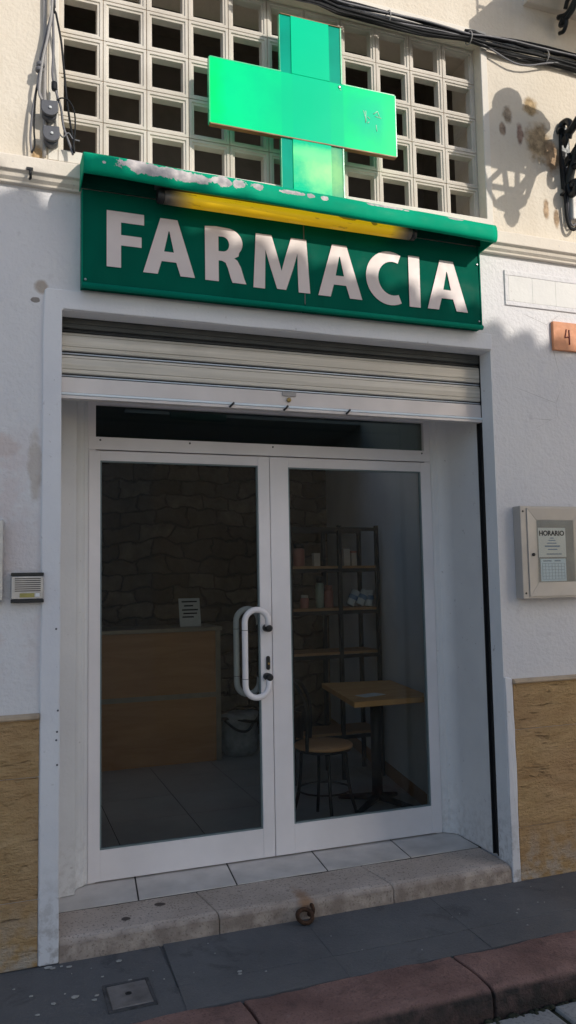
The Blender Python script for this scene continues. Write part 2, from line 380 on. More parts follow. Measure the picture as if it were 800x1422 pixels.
def tube(bm, pts, r, seg=8, closed=False, rs=None):
    P = [Vector(p) for p in pts]; n = len(P); rings = []; up = None
    for i in range(n):
        if closed: d = P[(i + 1) % n] - P[i - 1]
        else: d = P[min(i + 1, n - 1)] - P[max(i - 1, 0)]
        d.normalize()
        if up is None:
            up = Vector((0, 0, 1)) if abs(d.z) < .9 else Vector((1, 0, 0))
        s = d.cross(up)
        if s.length < 1e-4: s = d.orthogonal()
        s.normalize(); up = s.cross(d).normalized()
        rr = rs[i] if rs else r
        rings.append([bm.verts.new(P[i] + rr * (math.cos(a) * s + math.sin(a) * up)) for a in [2 * PI * j / seg for j in range(seg)]])
    m = n if closed else n - 1
    for i in range(m):
        A, B = rings[i], rings[(i + 1) % n]
        for j in range(seg):
            f = bm.faces.new((A[j], A[(j + 1) % seg], B[(j + 1) % seg], B[j])); f.smooth = True
    if not closed:
        bm.faces.new(list(reversed(rings[0]))); bm.faces.new(rings[-1])
def lathe(bm, prof, c, seg=20, axis='z'):
    rings = []
    for r, h in prof:
        ring = []
        for j in range(seg):
            a = 2 * PI * j / seg
            p = {'z': (r * math.cos(a), r * math.sin(a), h), 'y': (r * math.cos(a), h, r * math.sin(a)), 'x': (h, r * math.cos(a), r * math.sin(a))}[axis]
            ring.append(bm.verts.new((c[0] + p[0], c[1] + p[1], c[2] + p[2])))
        rings.append(ring)
    for A, B in zip(rings, rings[1:]):
        for j in range(seg):
            f = bm.faces.new((A[j], A[(j + 1) % seg], B[(j + 1) % seg], B[j])); f.smooth = True
    bm.faces.new(list(reversed(rings[0]))); bm.faces.new(rings[-1])
def jitter(bm, amp, scale=3):
    for v in bm.verts:
        v.co += amp * Vector(noise.noise_vector(v.co * scale))

ROOTS = {}
def base(o):
    while o is not None and o.parent is not None: o = o.parent
    return Vector(ROOTS.get(o.name, (0, 0, 0))) if o is not None else Vector((0, 0, 0))
def obj(name, bm, m, parent=None, bevel=0., origin=None):
    """one mesh object; vertices are given in world coordinates and stored about the thing's base"""
    bmesh.ops.recalc_face_normals(bm, faces=bm.faces)
    L = base(parent) if parent is not None else Vector(origin or (0, 0, 0))
    bmesh.ops.translate(bm, vec=-L, verts=bm.verts)
    me = bpy.data.meshes.new(name); bm.to_mesh(me); bm.free()
    me.materials.append(m)
    o = bpy.data.objects.new(name, me); C.objects.link(o)
    if parent is not None: o.parent = parent
    else: o.location = L; ROOTS[o.name] = tuple(L)
    if bevel:
        b = o.modifiers.new('bevel', 'BEVEL'); b.width = bevel; b.segments = 2; b.limit_method = 'ANGLE'; b.angle_limit = R(40)
    return o
def thing(name, label, cat, loc=(0, 0, 0), group=None):
    o = bpy.data.objects.new(name, None); C.objects.link(o); o.location = loc; o.empty_display_size = .1
    ROOTS[o.name] = tuple(loc)
    o['label'] = label; o['category'] = cat
    if group: o['group'] = group
    return o
def tag(o, label, cat, group=None):
    o['label'] = label; o['category'] = cat
    if group: o['group'] = group
    return o
def kind(o, k): o['kind'] = k; return o
def bx(name, m, parent, *a, bevel=0.):
    bm = nb(); box(bm, *a); return obj(name, bm, m, parent, bevel)
def curve_poly(name, loops, depth, m, parent, place):
    """filled flat outline with holes, extruded; place maps the outline (u, v, w) to world"""
    cu = bpy.data.curves.new(name, 'CURVE'); cu.dimensions = '2D'; cu.fill_mode = 'BOTH'; cu.extrude = depth
    for lp in loops:
        sp = cu.splines.new('POLY'); sp.points.add(len(lp) - 1); sp.use_cyclic_u = True
        for p, q in zip(sp.points, lp): p.co = (q[0], q[1], 0, 1)
    return from_curve(name, cu, m, parent, place)
def from_curve(name, cu, m, parent, place):
    t = bpy.data.objects.new('temp_outline', cu); C.objects.link(t)
    dg = bpy.context.evaluated_depsgraph_get(); dg.update()
    me = bpy.data.meshes.new_from_object(t.evaluated_get(dg))
    bpy.data.objects.remove(t); bpy.data.curves.remove(cu)
    bm = nb(); bm.from_mesh(me); bpy.data.meshes.remove(me)
    for v in bm.verts: v.co = Vector(place(*v.co))
    return obj(name, bm, m, parent)
def text(name, s, size, m, parent, x, y, z, depth=.0006, align='CENTER'):
    cu = bpy.data.curves.new(name, 'FONT'); cu.body = s; cu.size = size; cu.extrude = depth; cu.align_x = align; cu.offset = .0011
    return from_curve(name, cu, m, parent, lambda u, v, w: (x + u, y - w, z + v))

# ------------------------------------------------------------------ ground
bm = nb(); box(bm, -60, 60, -60, 60, -.40, -.135); kind(obj('ground', bm, simple('dusty_concrete_ground', (.46, .43, .39), .85, 0, .2, 2, .3, 30)), 'structure')
bm = nb(); box(bm, -7, 9.5, -6.6, -.5, -.40, -.128); kind(obj('road_bed', bm, moss), 'structure')
bm = nb()          # stone-paved street
y = -.862; row = 0
while y > -6.5:
    h = .40 + .06 * random.random(); x = -7.0
    edges = [-7.0]
    if row == 0: edges += [-5.6, -4.3, -3.1, -1.9, -.75, .32, 1.22, 2.085, 2.9, 3.9, 5.0, 6.1, 7.2, 8.3, 9.5]
    else:
        while edges[-1] < 9.5: edges.append(edges[-1] + .6 + .5 * random.random())
    for a, b in zip(edges, edges[1:]):
        dz = .006 * (random.random() - .5)
        n0 = len(bm.verts)
        prism(bm, [(a + .012, y - h + .012), (b - .012, y - h + .012), (b - .014, y - .012), (a + .012, y - .014)], 'z', -.16, -.112 + dz)
    y -= h; row += 1
kind(obj('road', bm, roadm, None, .012), 'structure')

bm = nb()          # pavement: a patched strip at the left, slabs further on
xs = [-7.0, -5.0, -3.0, -1.3, .69]
for a, b in zip(xs, xs[1:]): box(bm, a + (.0), b - .001, -.578, .02, -.2, -.003 )
sx = [.694, 1.36, 2.03, 2.70, 3.37, 4.03, 4.7, 5.4, 6.1, 6.8, 7.5, 8.2, 9.5]
for i, (a, b) in enumerate(zip(sx, sx[1:])):
    for (c, d) in ((-.578, -.3905), (-.388, .02)):
        prism(bm, [(a + .0005 + .04 * (c + .3), c), (b - .0005 + .04 * (c + .3), c), (b - .0005 + .04 * (d + .3), d), (a + .0005 + .04 * (d + .3), d)], 'z', -.2, .003 * (random.random() - .5))
kind(obj('pavement', bm, pavem, None, .0018), 'structure')
bm = nb(); box(bm, -7, 9.5, -.585, .3, -.25, -.010); kind(obj('pavement_bed', bm, pavem), 'structure')

bm = nb()          # red kerb stones, worn, each about 0.9 m
ks = [-6.7, -5.7, -4.6, -3.6, -2.7, -1.8, -.95, -.02, .895, 1.815, 2.75, 3.7, 4.6, 5.6, 6.6, 7.6, 8.6, 9.5]
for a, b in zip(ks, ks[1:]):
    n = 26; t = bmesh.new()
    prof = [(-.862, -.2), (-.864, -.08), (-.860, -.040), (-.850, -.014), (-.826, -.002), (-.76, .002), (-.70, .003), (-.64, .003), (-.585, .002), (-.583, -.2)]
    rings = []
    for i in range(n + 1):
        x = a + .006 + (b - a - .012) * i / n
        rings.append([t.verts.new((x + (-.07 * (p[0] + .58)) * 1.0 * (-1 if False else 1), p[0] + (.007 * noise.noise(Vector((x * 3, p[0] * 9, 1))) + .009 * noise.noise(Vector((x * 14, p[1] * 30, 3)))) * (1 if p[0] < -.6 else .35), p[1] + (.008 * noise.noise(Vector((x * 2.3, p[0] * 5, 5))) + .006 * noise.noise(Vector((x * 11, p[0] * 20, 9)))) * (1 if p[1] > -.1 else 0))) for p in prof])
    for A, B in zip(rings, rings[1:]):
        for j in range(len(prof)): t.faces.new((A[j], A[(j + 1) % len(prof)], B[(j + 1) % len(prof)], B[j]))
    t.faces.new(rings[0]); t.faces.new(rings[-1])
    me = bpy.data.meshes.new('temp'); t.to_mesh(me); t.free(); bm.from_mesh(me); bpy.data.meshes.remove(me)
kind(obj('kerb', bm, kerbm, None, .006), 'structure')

bm = nb()          # flakes of paint and grit on the pavement
for x, yy, s in [(.30, -.06, .014), (.215, -.035, .02), (.235, -.05, .013), (.27, -.045, .009), (.50, -.09, .016), (.30, -.32, .02), (.22, -.34, .013), (.16, -.40, .01), (.14, -.25, .01), (.42, -.2, .008), (1.05, -.41, .007), (.95, -.37, .014), (.945, -.39, .009), (2.28, -.14, .008), (2.36, -.3, .01), (2.33, -.33, .008), (.52, -.27, .009), (.37, -.37, .012), (.38, -.34, .01)] + \
        [(-.1 + 2.9 * random.random(), -.03 - .5 * random.random(), .0025 + .003 * random.random()) for _ in range(26)]:
    k = 5; a0 = random.random() * 6
    prism(bm, [(x + s * (.6 + .5 * random.random()) * math.cos(a0 + 2 * PI * i / k), yy + s * .6 * (.6 + .5 * random.random()) * math.sin(a0 + 2 * PI * i / k)) for i in range(k)], 'z', .0005, .004)
kind(obj('grit', bm, flake_m), 'stuff')
bm = nb()          # soil and moss in the gutter and kerb joints
for i in range(260):
    x = random.uniform(-.3, 3.2); yy = -.868 - abs(random.gauss(0, .012)); s = .006 + .010 * random.random()
    lathe(bm, [(s * .6, 0), (s, s * .4), (s * .5, s * .8), (.0006, s)], (x, yy, -.122), 6)
kind(obj('gutter_dirt', bm, moss), 'stuff')

# ------------------------------------------------------------------ the pharmacy building
B = thing('pharmacy_building', 'white and cream plastered corner shop building with shuttered glass doorway and block window', 'building', (0, 0, 0))
XL, XR, ZT = .26, 2.54, 2.835
bm = nb()          # lower wall, in butted pieces round the doorway
box(bm, -6, XL, 0, .60, 0, ZT); box(bm, XR, 9, 0, .105, 0, ZT); box(bm, XR + .012, 9, .105, .60, 0, ZT)
box(bm, -6, 9, 0, .098, ZT, 3.387)
obj('lower_wall', bm, rough_white, B)
WX0, WX1, WZ0, WZ1 = .24, 2.55, 3.585, 4.625
bm = nb()          # upper wall round the window
box(bm, -6, WX0, 0, .30, 3.387, 7.2); box(bm, WX1, 9, 0, .30, 3.387, 7.2)
box(bm, WX0, WX1, 0, .30, 3.387, WZ0); box(bm, WX0, WX1, 0, .30, WZ1, 7.2)
obj('upper_wall', bm, cream, B)
bm = nb(); prism(bm, [(.02, 3.517), (-.052, 3.503), (-.062, 3.496), (-.062, 3.432), (-.046, 3.427), (-.040, 3.408), (-.026, 3.396), (-.024, 3.386), (.02, 3.386)], 'x', -6, 9)
obj('cornice', bm, corn_m, B, .003)
bm = nb()          # painted band round the doorway: left upright, lintel, and the low stub at the right
q = [(.178, 0)] + [(.178 + .004 * noise.noise(Vector((1, 2, z * 3))), z) for z in [.12 * i for i in range(1, 24)]] + [(.184, 2.916), (.196, 2.925)]
q += [(x, 2.925 + .004 * noise.noise(Vector((x * 3, 5, 1)))) for x in [.32 + .12 * i for i in range(19)]] + [(XR + .004, 2.925), (XR + .004, ZT)]
q += [(x, ZT - .002 + .003 * noise.noise(Vector((x * 4, 8, 1)))) for x in [2.44 - .12 * i for i in range(18)]] + [(XL + .008, ZT - .001), (XL + .001, ZT - .010)]
q += [(XL + .0005 + .003 * noise.noise(Vector((7, 2, z * 4))), z) for z in [2.76 - .12 * i for i in range(23)]] + [(XL + .001, 0)]
prism(bm, q, 'y', -.012, .004)
obj('doorway_band', bm, band, B, .006)
bm = nb(); prism(bm, [(2.541, .0), (2.592, .0), (2.588, .25), (2.592, .6), (2.586, 1.046), (2.572, 1.052), (2.541, 1.056)], 'y', -.012, .004)
bmesh.ops.subdivide_edges(bm, edges=[e for e in bm.edges if e.calc_length() > .3], cuts=14)
for v in bm.verts: v.co.x += .0035 * noise.noise(v.co * 7); v.co.y += .003 * noise.noise(v.co * 9 + Vector((3, 3, 3)))
obj('doorway_band', bm, band, B, .005)
bm = nb(); box(bm, XR - .0015, XR + .001, -.002, .103, 0.09, ZT - .004); box(bm, XL - .001, XR, .002, .097, ZT - .003, ZT + .001); obj('reveal', bm, revealm, B)
for side in (0, 1):           # moulded pilasters where the doorway narrows
    pts = [(2.553, .44), (2.553, .60), (2.477, .60), (2.477, .578), (2.4775, .576), (2.492, .570), (2.502, .556)]
    for i in range(8):
        a = PI / 2 * i / 7; pts.append((2.506 + .040 * math.sin(a) , .552 - .085 * (1 - math.cos(a))))
    pts.append((2.5505, .45))
    if side == 0: pts = [(2.915 - p[0] + (0 if p[0] < 2.55 else -.0995), p[1]) for p in pts]
    bm = nb(); prism(bm, pts, 'z', .096, 2.60); obj('pilaster', bm, pilast, B)
bm = nb(); box(bm, XR - .004, XR + .012, .107, .113, .10, ZT); box(bm, XR - .004, XR + .012, .150, .156, .10, ZT); box(bm, XR + .010, XR + .013, .113, .150, .10, ZT)
obj('shutter_guide', bm, darkgap, B)
bm = nb(); box(bm, XL - .016, XL - .003, .107, .113, .10, ZT); box(bm, XL - .016, XL - .003, .150, .156, .10, ZT)
obj('shutter_guide', bm, darkgap, B)
bx('reveal_lining', pilast, B, XR + .002, XR + .0125, .157, .452, .096, 2.60)
bx('soffit', pilast, B, XL, XR + .01, .165, .578, 2.60, 2.66)
# stone cladding with joints
for x0, x1, jx in ((-6, .1765, [-2.2, -1.1, -.35]), (2.5935, 9, [3.02, 3.75, 4.6, 5.5])):
    bm = nb()
    ed = [x0] + jx + [x1]
    for zz in ((0, .27), (.2725, .775), (.7775, 1.018)):
        for a, b in zip(ed, ed[1:]): box(bm, a + .001, b - .001, -.008 + .003 * random.random(), .01, zz[0], zz[1])
    o = obj('stone_cladding', bm, trav, B, .003)
    bm = nb(); prism(bm, [(.01, 1.0185), (-.020, 1.0185), (-.026, 1.025), (-.024, 1.036), (-.012, 1.043), (.01, 1.044)], 'x', x0, x1); obj('cap', bm, capm, o)
# doorstep: three worn stones and a row of tiles
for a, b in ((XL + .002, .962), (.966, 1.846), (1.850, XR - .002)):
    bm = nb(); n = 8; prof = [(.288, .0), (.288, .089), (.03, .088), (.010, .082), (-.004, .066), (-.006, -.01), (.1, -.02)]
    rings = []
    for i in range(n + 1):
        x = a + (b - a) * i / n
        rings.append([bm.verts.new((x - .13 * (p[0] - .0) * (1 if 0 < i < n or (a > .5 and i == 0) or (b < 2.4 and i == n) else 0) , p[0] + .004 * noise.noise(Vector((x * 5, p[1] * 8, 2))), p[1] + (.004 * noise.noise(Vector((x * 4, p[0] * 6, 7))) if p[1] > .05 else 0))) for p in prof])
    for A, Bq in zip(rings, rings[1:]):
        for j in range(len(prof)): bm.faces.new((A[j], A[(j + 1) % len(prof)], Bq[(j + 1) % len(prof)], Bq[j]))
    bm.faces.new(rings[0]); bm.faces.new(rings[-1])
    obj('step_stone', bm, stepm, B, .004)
tx = [XL + .002, .648, 1.135, 1.623, 2.110, XR]
for a, b in zip(tx, tx[1:]):
    bm = nb(); prism(bm, [(a + .004, .293), (b - .004, .293), (b + (.028 if b < 2.5 else .008), .60), (a + (.036 if a > .3 else .003), .60)], 'z', .05, .0925); obj('sill_tile', bm, tilem, B, .002)
bx('tile_bed', grout, B, XL, XR + .01, .289, .60, .02, .0885)

# block lattice window
bm = nb()
PX, PZ, Y0 = .21, .2078, .066
for i in range(11):
    for j in range(5):
        cx = WX0 + PX * (i + .5); cz = WZ0 + PZ * (j + .5) + .0
        d = .0015 * (random.random() - .5)
        rings = []
        for (hw, hh, yy) in ((PX / 2 - .0018, PZ / 2 - .0018, .115), (PX / 2 - .0018, PZ / 2 - .0018, Y0 + d), (.0895, .0885, Y0 + d), (.0885, .0875, Y0 + .006 + d), (.0775, .0765, Y0 + .007 + d), (.0755, .0745, .115)):
            rings.append([bm.verts.new((cx + sx_ * hw, yy, cz + sz_ * hh)) for sx_, sz_ in ((-1, -1), (1, -1), (1, 1), (-1, 1))])
        for A, Bq in zip(rings, rings[1:]):
            for q in range(4): bm.faces.new((A[q], A[(q + 1) % 4], Bq[(q + 1) % 4], Bq[q]))
lat = obj('window_lattice', bm, latm, B, .0012)
bm = nb()           # mortar sheet between blocks, set back from the face
for i in range(12): box(bm, WX0 + PX * i - .004, WX0 + PX * i + .004, Y0 + .006, .112, WZ0, WZ1)
for j in range(6): box(bm, WX0, WX1, Y0 + .0062, .1118, WZ0 + PZ * j - .004, WZ0 + PZ * j + .004)
obj('mortar', bm, capm, lat)
bm = nb()           # raised trim round the window
box(bm, WX1 + .001, 2.592, -.006, .004, 3.53, 4.70); box(bm, WX0 - .045, WX1 + .001, -.006, .004, WZ1 + .001, 4.70); box(bm, .195, WX0 - .001, -.006, .004, 3.53, WZ1 + .001); box(bm, WX0 - .001, WX1 + .001, -.010, .004, 3.527, WZ0 - .001)
obj('window_surround', bm, wtrim, B, .003)
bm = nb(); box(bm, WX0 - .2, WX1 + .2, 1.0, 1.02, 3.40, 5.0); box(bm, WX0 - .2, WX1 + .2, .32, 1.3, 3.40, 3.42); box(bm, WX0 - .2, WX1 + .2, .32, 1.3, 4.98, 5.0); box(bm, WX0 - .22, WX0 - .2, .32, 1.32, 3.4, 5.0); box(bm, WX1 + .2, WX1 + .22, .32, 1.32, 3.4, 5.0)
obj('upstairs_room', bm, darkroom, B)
bm = nb(); box(bm, -6, 9, 5.8, 6, 0, 7.0); box(bm, -6, -5.8, .31, 5.8, 0, 7); box(bm, 8.8, 9, .31, 5.8, 0, 7); obj('outer_shell', bm, opp_wall, B)  # roof left off so sky light reaches the ceiling opening

# roller shutter, mostly rolled up
rs = thing('roller_shutter', 'part lowered galvanised roller shutter hanging above the glass doors', 'shutter', (1.4, .12, 2.45))
def slat(z0, z1, m, x0=XL + .004, x1=XR - .004):
    y = .112; h = z1 - z0
    pr = [(y + .014, z0), (y + .004, z0), (y, z0 + .004), (y - .001, z0 + .020), (y + .0025, z0 + .0215), (y - .001, z0 + .023), (y - .002, z0 + h * .5), (y - .001, z0 + h - .014), (y + .0025, z0 + h - .0125), (y - .0005, z0 + h - .011), (y + .003, z0 + h), (y + .014, z0 + h)]
    b = nb(); prism(b, pr, 'x', x0, x1); return b
bx('bottom_bar', shutbar, rs, XL + .004, XR - .004, .106, .142, 2.478, 2.551, bevel=.003)
bm = nb(); prism(bm, [(.142, 2.465), (.100, 2.4655), (.0975, 2.468), (.0985, 2.4765), (.104, 2.4775), (.142, 2.4775)], 'x', XL + .004, XR - .004); obj('bottom_edge', bm, shutrim, rs)  # pale strip drawn as the highlight along the bottom
bx('bottom_lip', shutbar, rs, XL + .004, XR - .004, .100, .142, 2.450, 2.4645, bevel=.002)
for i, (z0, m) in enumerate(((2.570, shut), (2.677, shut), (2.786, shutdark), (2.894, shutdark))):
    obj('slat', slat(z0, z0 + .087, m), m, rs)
for z in (2.551, 2.657, 2.764, 2.873):
    bx('joint_strip', darkgap, rs, XL + .004, XR - .004, .120, .126, z + .0005, z + .0195)
    bm = nb(); tube(bm, [(XL + .004, .117, z + .0085), (XR - .004, .117, z + .0085)], .0032, 6); obj('hinge', bm, shutdark if z > 2.75 else shutrim, rs)
bx('lock_plate', intm, rs, 1.352, 1.425, .0995, .1035, 2.528, 2.550)
bm = nb(); lathe(bm, [(.012, .104), (.012, .097), (.006, .095)], (1.386, 0, 2.508), 12, 'y'); obj('lock', bm, vals, rs)
for x in (1.365, 1.712, 1.08):
    bm = nb(); tube(bm, [(x + .012, .092, 2.475), (x, .086, 2.462), (x - .010, .096, 2.452)], .005, 6); obj('catch', bm, blackmetal, rs)
bm = nb(); box(bm, XL, XR, .16, .55, 2.665, 3.2); obj('shutter_housing', bm, shutdark, B)

# glazed double door in its frame
YD = .58
D = thing('double_door', 'white aluminium framed double glass door with dark glass and tubular pulls', 'door', (1.457, YD, .0925))
bm = nb(); box(bm, .4385, .4775, .581, .66, .094, 2.60); box(bm, 2.4395, 2.4765, .581, .66, .094, 2.60); 
obj('frame_post', bm, alu, D)
bx('transom_bar', alu, D, .4385, 2.4765, .576, .66, 2.295, 2.362, bevel=.002)
t = bx('transom_pane', glass('dimmed_transom_glass', (.42, .47, .455)), D, .44, 2.4765, .608, .614, 2.362, 2.56)  # tint darkened so the interior shows dimmer through the transom
bx('transom_head', alu, D, .4385, 2.4765, .5805, .66, 2.535, 2.599)
def leaf(x0, x1, g0, g1, gz0, gz1):
    L = nb()
    y0, y1 = .572, .622
    box(L, x0, g0, y0, y1, .100, 2.288); box(L, g1, x1, y0, y1, .100, 2.288)
    box(L, g0, g1, y0 + .001, y1 - .001, .100, gz0); box(L, g0, g1, y0 + .001, y1 - .001, gz1, 2.288)
    o = obj('door_leaf', L, alu, D, .0025)
    bx('pane', pane_m, o, g0 + .002, g1 - .002, .594, .600, gz0 + .002, gz1 - .002)
    G = nb(); w = .008
    box(G, g0, g0 + w, .577, .593, gz0, gz1); box(G, g1 - w, g1, .577, .593, gz0, gz1); box(G, g0 + w, g1 - w, .577, .593, gz0, gz0 + w); box(G, g0 + w, g1 - w, .577, .593, gz1 - w, gz1)
    obj('gasket', G, gasket, o); return o
LL = leaf(.441, 1.4345, .500, 1.368, .252, 2.236)
RL = leaf(1.4385, 2.474, 1.5485, 2.406, .256, 2.232)
bx('door_seal', darkgap, D, .441, 2.474, .60, .625, .0935, .0995)
bx('door_seal', darkgap, D, 1.4347, 1.4383, .60, .62, .1, 2.287)
# tubular pull handles: one outside, one inside
for yy, dx in ((.520, 0), (.672, -.004)):
    H = nb(); xl, xr, zb, zt, rad = 1.262 + dx, 1.396 + dx, 1.028, 1.367, .067
    pts = []
    s = -1 if yy < .58 else 1
    face = .572 if s < 0 else .622
    pts += [(xr, yy, 1.335)]
    for i in range(13): a = PI * i / 12; pts.append(((xl + xr) / 2 + rad * math.cos(a), yy, zt + rad * math.sin(a)))
    for i in range(13): a = PI + PI * i / 12; pts.append(((xl + xr) / 2 + rad * math.cos(a), yy, zb + rad * math.sin(a)))
    pts += [(xr, yy, 1.060)]
    tube(H, pts, .0165, 14); h = obj('pull_handle', H, alu, LL)
    Rr = nb()
    for z in (1.325, 1.064): lathe(Rr, [(.0168, z - .0012), (.0171, z), (.0168, z + .0012)], (xl, yy, 0), 14)
    obj('joint_ring', Rr, darkgap, h)
    for z in (1.331, 1.066):
        K = nb(); lathe(K, [(.019, face), (.021, face + s * .012), (.021, yy - s * .0), (.018, yy + s * .018), (.010, yy + s * .022)], (xr + .002, 0, z), 14, 'y'); obj('mount', K, blackmetal, h)
K = nb()
pts = [(1.4085 + .0105 * math.cos(a), 1.165 + .0115 * math.sin(a)) for a in [PI * i / 8 for i in range(9)]] + [(1.4085 + .0105 * math.cos(a), 1.112 + .0115 * math.sin(a)) for a in [PI + PI * i / 8 for i in range(9)]]
prism(K, pts, 'y', .564, .573); lk = obj('lock', K, blackmetal, LL)
bm = nb(); lathe(bm, [(.006, .565), (.006, .5605)], (1.411, 0, 1.135), 10, 'y'); obj('key_cylinder', bm, vals, lk)
for x, z in ((.50, 2.345), (.98, 2.347), (1.46, 2.346), (2.42, 2.345)):
    bm = nb(); lathe(bm, [(.0055, .5762), (.0055, .5745), (.003, .574)], (x, 0, z), 8, 'y'); obj('screw', bm, boxgrey, D)
for x, z in ((.345, 1.155), (.335, .905), (.37, 1.74)):
    bm = nb(); lathe(bm, [(.005, .58), (.005, .555), (.003, .553)], (x, 0, z), 8, 'y'); obj('screw', bm, rust, B)
for x, z in ((.252, 1.05), (.249, .96), (.246, .925), (.25, .82), (.243, 1.40)):
    bm = nb(); lathe(bm, [(.0045, -.005), (.0045, -.0135), (.002, -.014)], (x, 0, z), 8, 'y'); obj('rawl_plug', bm, boxgrey, B)
tag(bx('exit_light', exitm, None, .902, 1.226, .70, .74, 2.508, 2.578, bevel=.004), 'unlit pale teal emergency light behind the glass over the doors', 'emergency light')

# ------------------------------------------------------------------ shop interior
IW = nb()
prism(IW, [(2.555, .61), (2.62, .61), (3.25, 3.9), (3.19, 3.9)], 'z', .05, 2.9); box(IW, -1.1, -1.04, .61, 3.9, .05, 2.9)
box(IW, -1.04, XL, .601, .66, .05, 2.9); box(IW, XL, 2.555, .56, .66, 2.66, 2.9); box(IW, XL, .4385, .602, .66, .05, 2.66); box(IW, 2.4765, 2.555, .602, .66, .05, 2.66)
obj('interior_wall', IW, intwall, B)
IW = nb(); prism(IW, [(2.583, .68), (3.18, 3.86), (3.165, 3.86), (2.568, .68)], 'z', .092, .19); obj('skirting', IW, shelfwood, B)
bm = nb(); box(bm, -1.1, 3.4, 3.9, 4.1, .05, 2.9); obj('rubble_back_wall', bm, rubble, B)
bm = nb(); box(bm, -1.1, .9, .6, 4.1, 2.9, 2.95); box(bm, .9, 3.4, 2.45, 4.1, 2.9, 2.95); box(bm, .9, 3.4, .6, 1.0, 2.9, 2.95); box(bm, 2.9, 3.4, 1.0, 2.45, 2.9, 2.95); obj('interior_ceiling', bm, intwall, B)  # opening added in the ceiling to brighten the shop with sky light
bm = nb()
xs = [-1.04 + 0 * i for i in range(1)] + [-.82, -.32, .18, .68, 1.18, 1.68, 2.18, 2.68, 3.2]; ys = [.602, 1.06, 1.56, 2.06, 2.56, 3.06, 3.56, 3.9]
for a, b in zip(xs, xs[1:]):
    for c, d in zip(ys, ys[1:]): box(bm, a + .003, b - .003, c + .003, d - .003, .06, .0925)
obj('interior_floor', bm, intfloor, B)
bm = nb(); box(bm, -1.1, 3.3, .60, 3.95, .02, .0885); obj('floor_bed', bm, grout, B)

T = thing('shop_counter', 'wooden shop counter with pale edge trim seen through the door glass', 'counter', (.6, 3.2, .0925))
bx('body', counterm, T, -.7, 1.745, 2.965, 3.5, .0925, 1.17, bevel=.002)
bx('corner_trim', countertrim, T, 1.7455, 1.785, 2.955, 3.5, .0925, 1.172)
bx('counter_top', countertrim, T, -.7, 1.80, 2.945, 3.52, 1.1725, 1.205, bevel=.003)
bx('pale_front_strip', countertrim, T, -.7, 1.745, 2.958, 2.9645, .62, .66)  # pale band across the counter front, about halfway up
T = thing('counter_card', 'small pale printed card standing on the end of the shop counter', 'card', (1.57, 3.15, 1.206))
bm = nb(); prism(bm, [(3.12, 1.206), (3.126, 1.206), (3.185, 1.445), (3.179, 1.445)], 'x', 1.475, 1.66); obj('sheet', bm, paperm, T)
bm = nb()
for z, a, b in ((1.41, 1.50, 1.635), (1.375, 1.52, 1.60), (1.34, 1.50, 1.64), (1.31, 1.51, 1.63), (1.28, 1.50, 1.60)):
    yy = 3.12 + (z - 1.206) / .239 * .059; prism(bm, [(yy - .0015, z), (yy + .001, z + .006), (yy - .0015, z + .012)], 'x', a, b)
obj('printed_lines', bm, ink, T)

# metal and wood shelf rack
T = thing('shelf_rack', 'tall black metal rack with wooden shelves beside the inner wall', 'shelf', (2.42, 2.1, .0925))
for x in (2.055, 2.458, 2.775):
    for yy in (1.94, 2.26):
        bx('upright', blackmetal, T, x - .014, x + .014, yy - .014, yy + .014, .0925, 2.0)
for z in (.42, 1.02, 1.35, 1.67, 1.985):
    bm = nb(); box(bm, 2.07, 2.76, 1.928, 1.938, z - .028, z); box(bm, 2.07, 2.76, 2.262, 2.272, z - .028, z); obj('rail', bm, blackmetal, T)
    if z < 1.9: bx('shelf_board', shelfwood, T, 2.045, 2.785, 1.94, 2.262, z + .001, z + .020)
def crate(label, cat, name, x, y, z, w, d, h, m, lidm=None, group=None):
    t = thing(name, label, cat, (x, y, z), group); bx('carton_body', m, t, x - w / 2, x + w / 2, y - d / 2, y + d / 2, z, z + h * .86, bevel=.003)
    bx('lid', lidm or m, t, x - w / 2 - .001, x + w / 2 + .001, y - d / 2 - .001, y + d / 2 + .001, z + h * .862, z + h, bevel=.003); return t
crate('taller cream carton on the rack shelf under the top', 'carton', 'cream_carton', 2.545, 2.02, 1.691, .055, .06, .13, tinc)
crate('pale pink carton beside the taller cream one on the rack', 'carton', 'pink_carton', 2.612, 2.03, 1.691, .045, .05, .115, tinc, tinm)
crate('lone small carton on the near end of the high shelf', 'carton', 'small_carton', 2.30, 2.03, 1.691, .05, .05, .10, tinc)
def jar(label, cat, name, x, y, z, r, h, m, lidm, tilt=0):
    t = thing(name, label, cat, (x, y, z)); b = nb(); lathe(b, [(r * .9, 0), (r, h * .05), (r, h * .72), (r * .8, h * .8)], (x, y, z), 14); obj('glass_body', b, m, t)
    b = nb(); lathe(b, [(r * .82, h * .805), (r * .82, h), (r * .7, h * 1.01)], (x, y, z), 14); obj('lid', b, lidm, t)
    return t
jar('dark tea jar on the left bay of the high rack shelf', 'jar', 'tea_jar', 2.16, 2.03, 1.691, .045, .17, tinm, blackmetal)
jar('tall pale green bottle jar on the middle rack shelf', 'jar', 'green_jar', 2.325, 2.03, 1.371, .032, .24, jarm, blackmetal)
jar('red lidded tin next to the tall pale jar on the rack', 'tin', 'red_tin', 2.40, 2.03, 1.371, .036, .17, tinm, tinm)
jar('short orange red pot at the near end of the middle shelf', 'tin', 'orange_pot', 2.20, 2.03, 1.371, .034, .10, tinm, tinc)
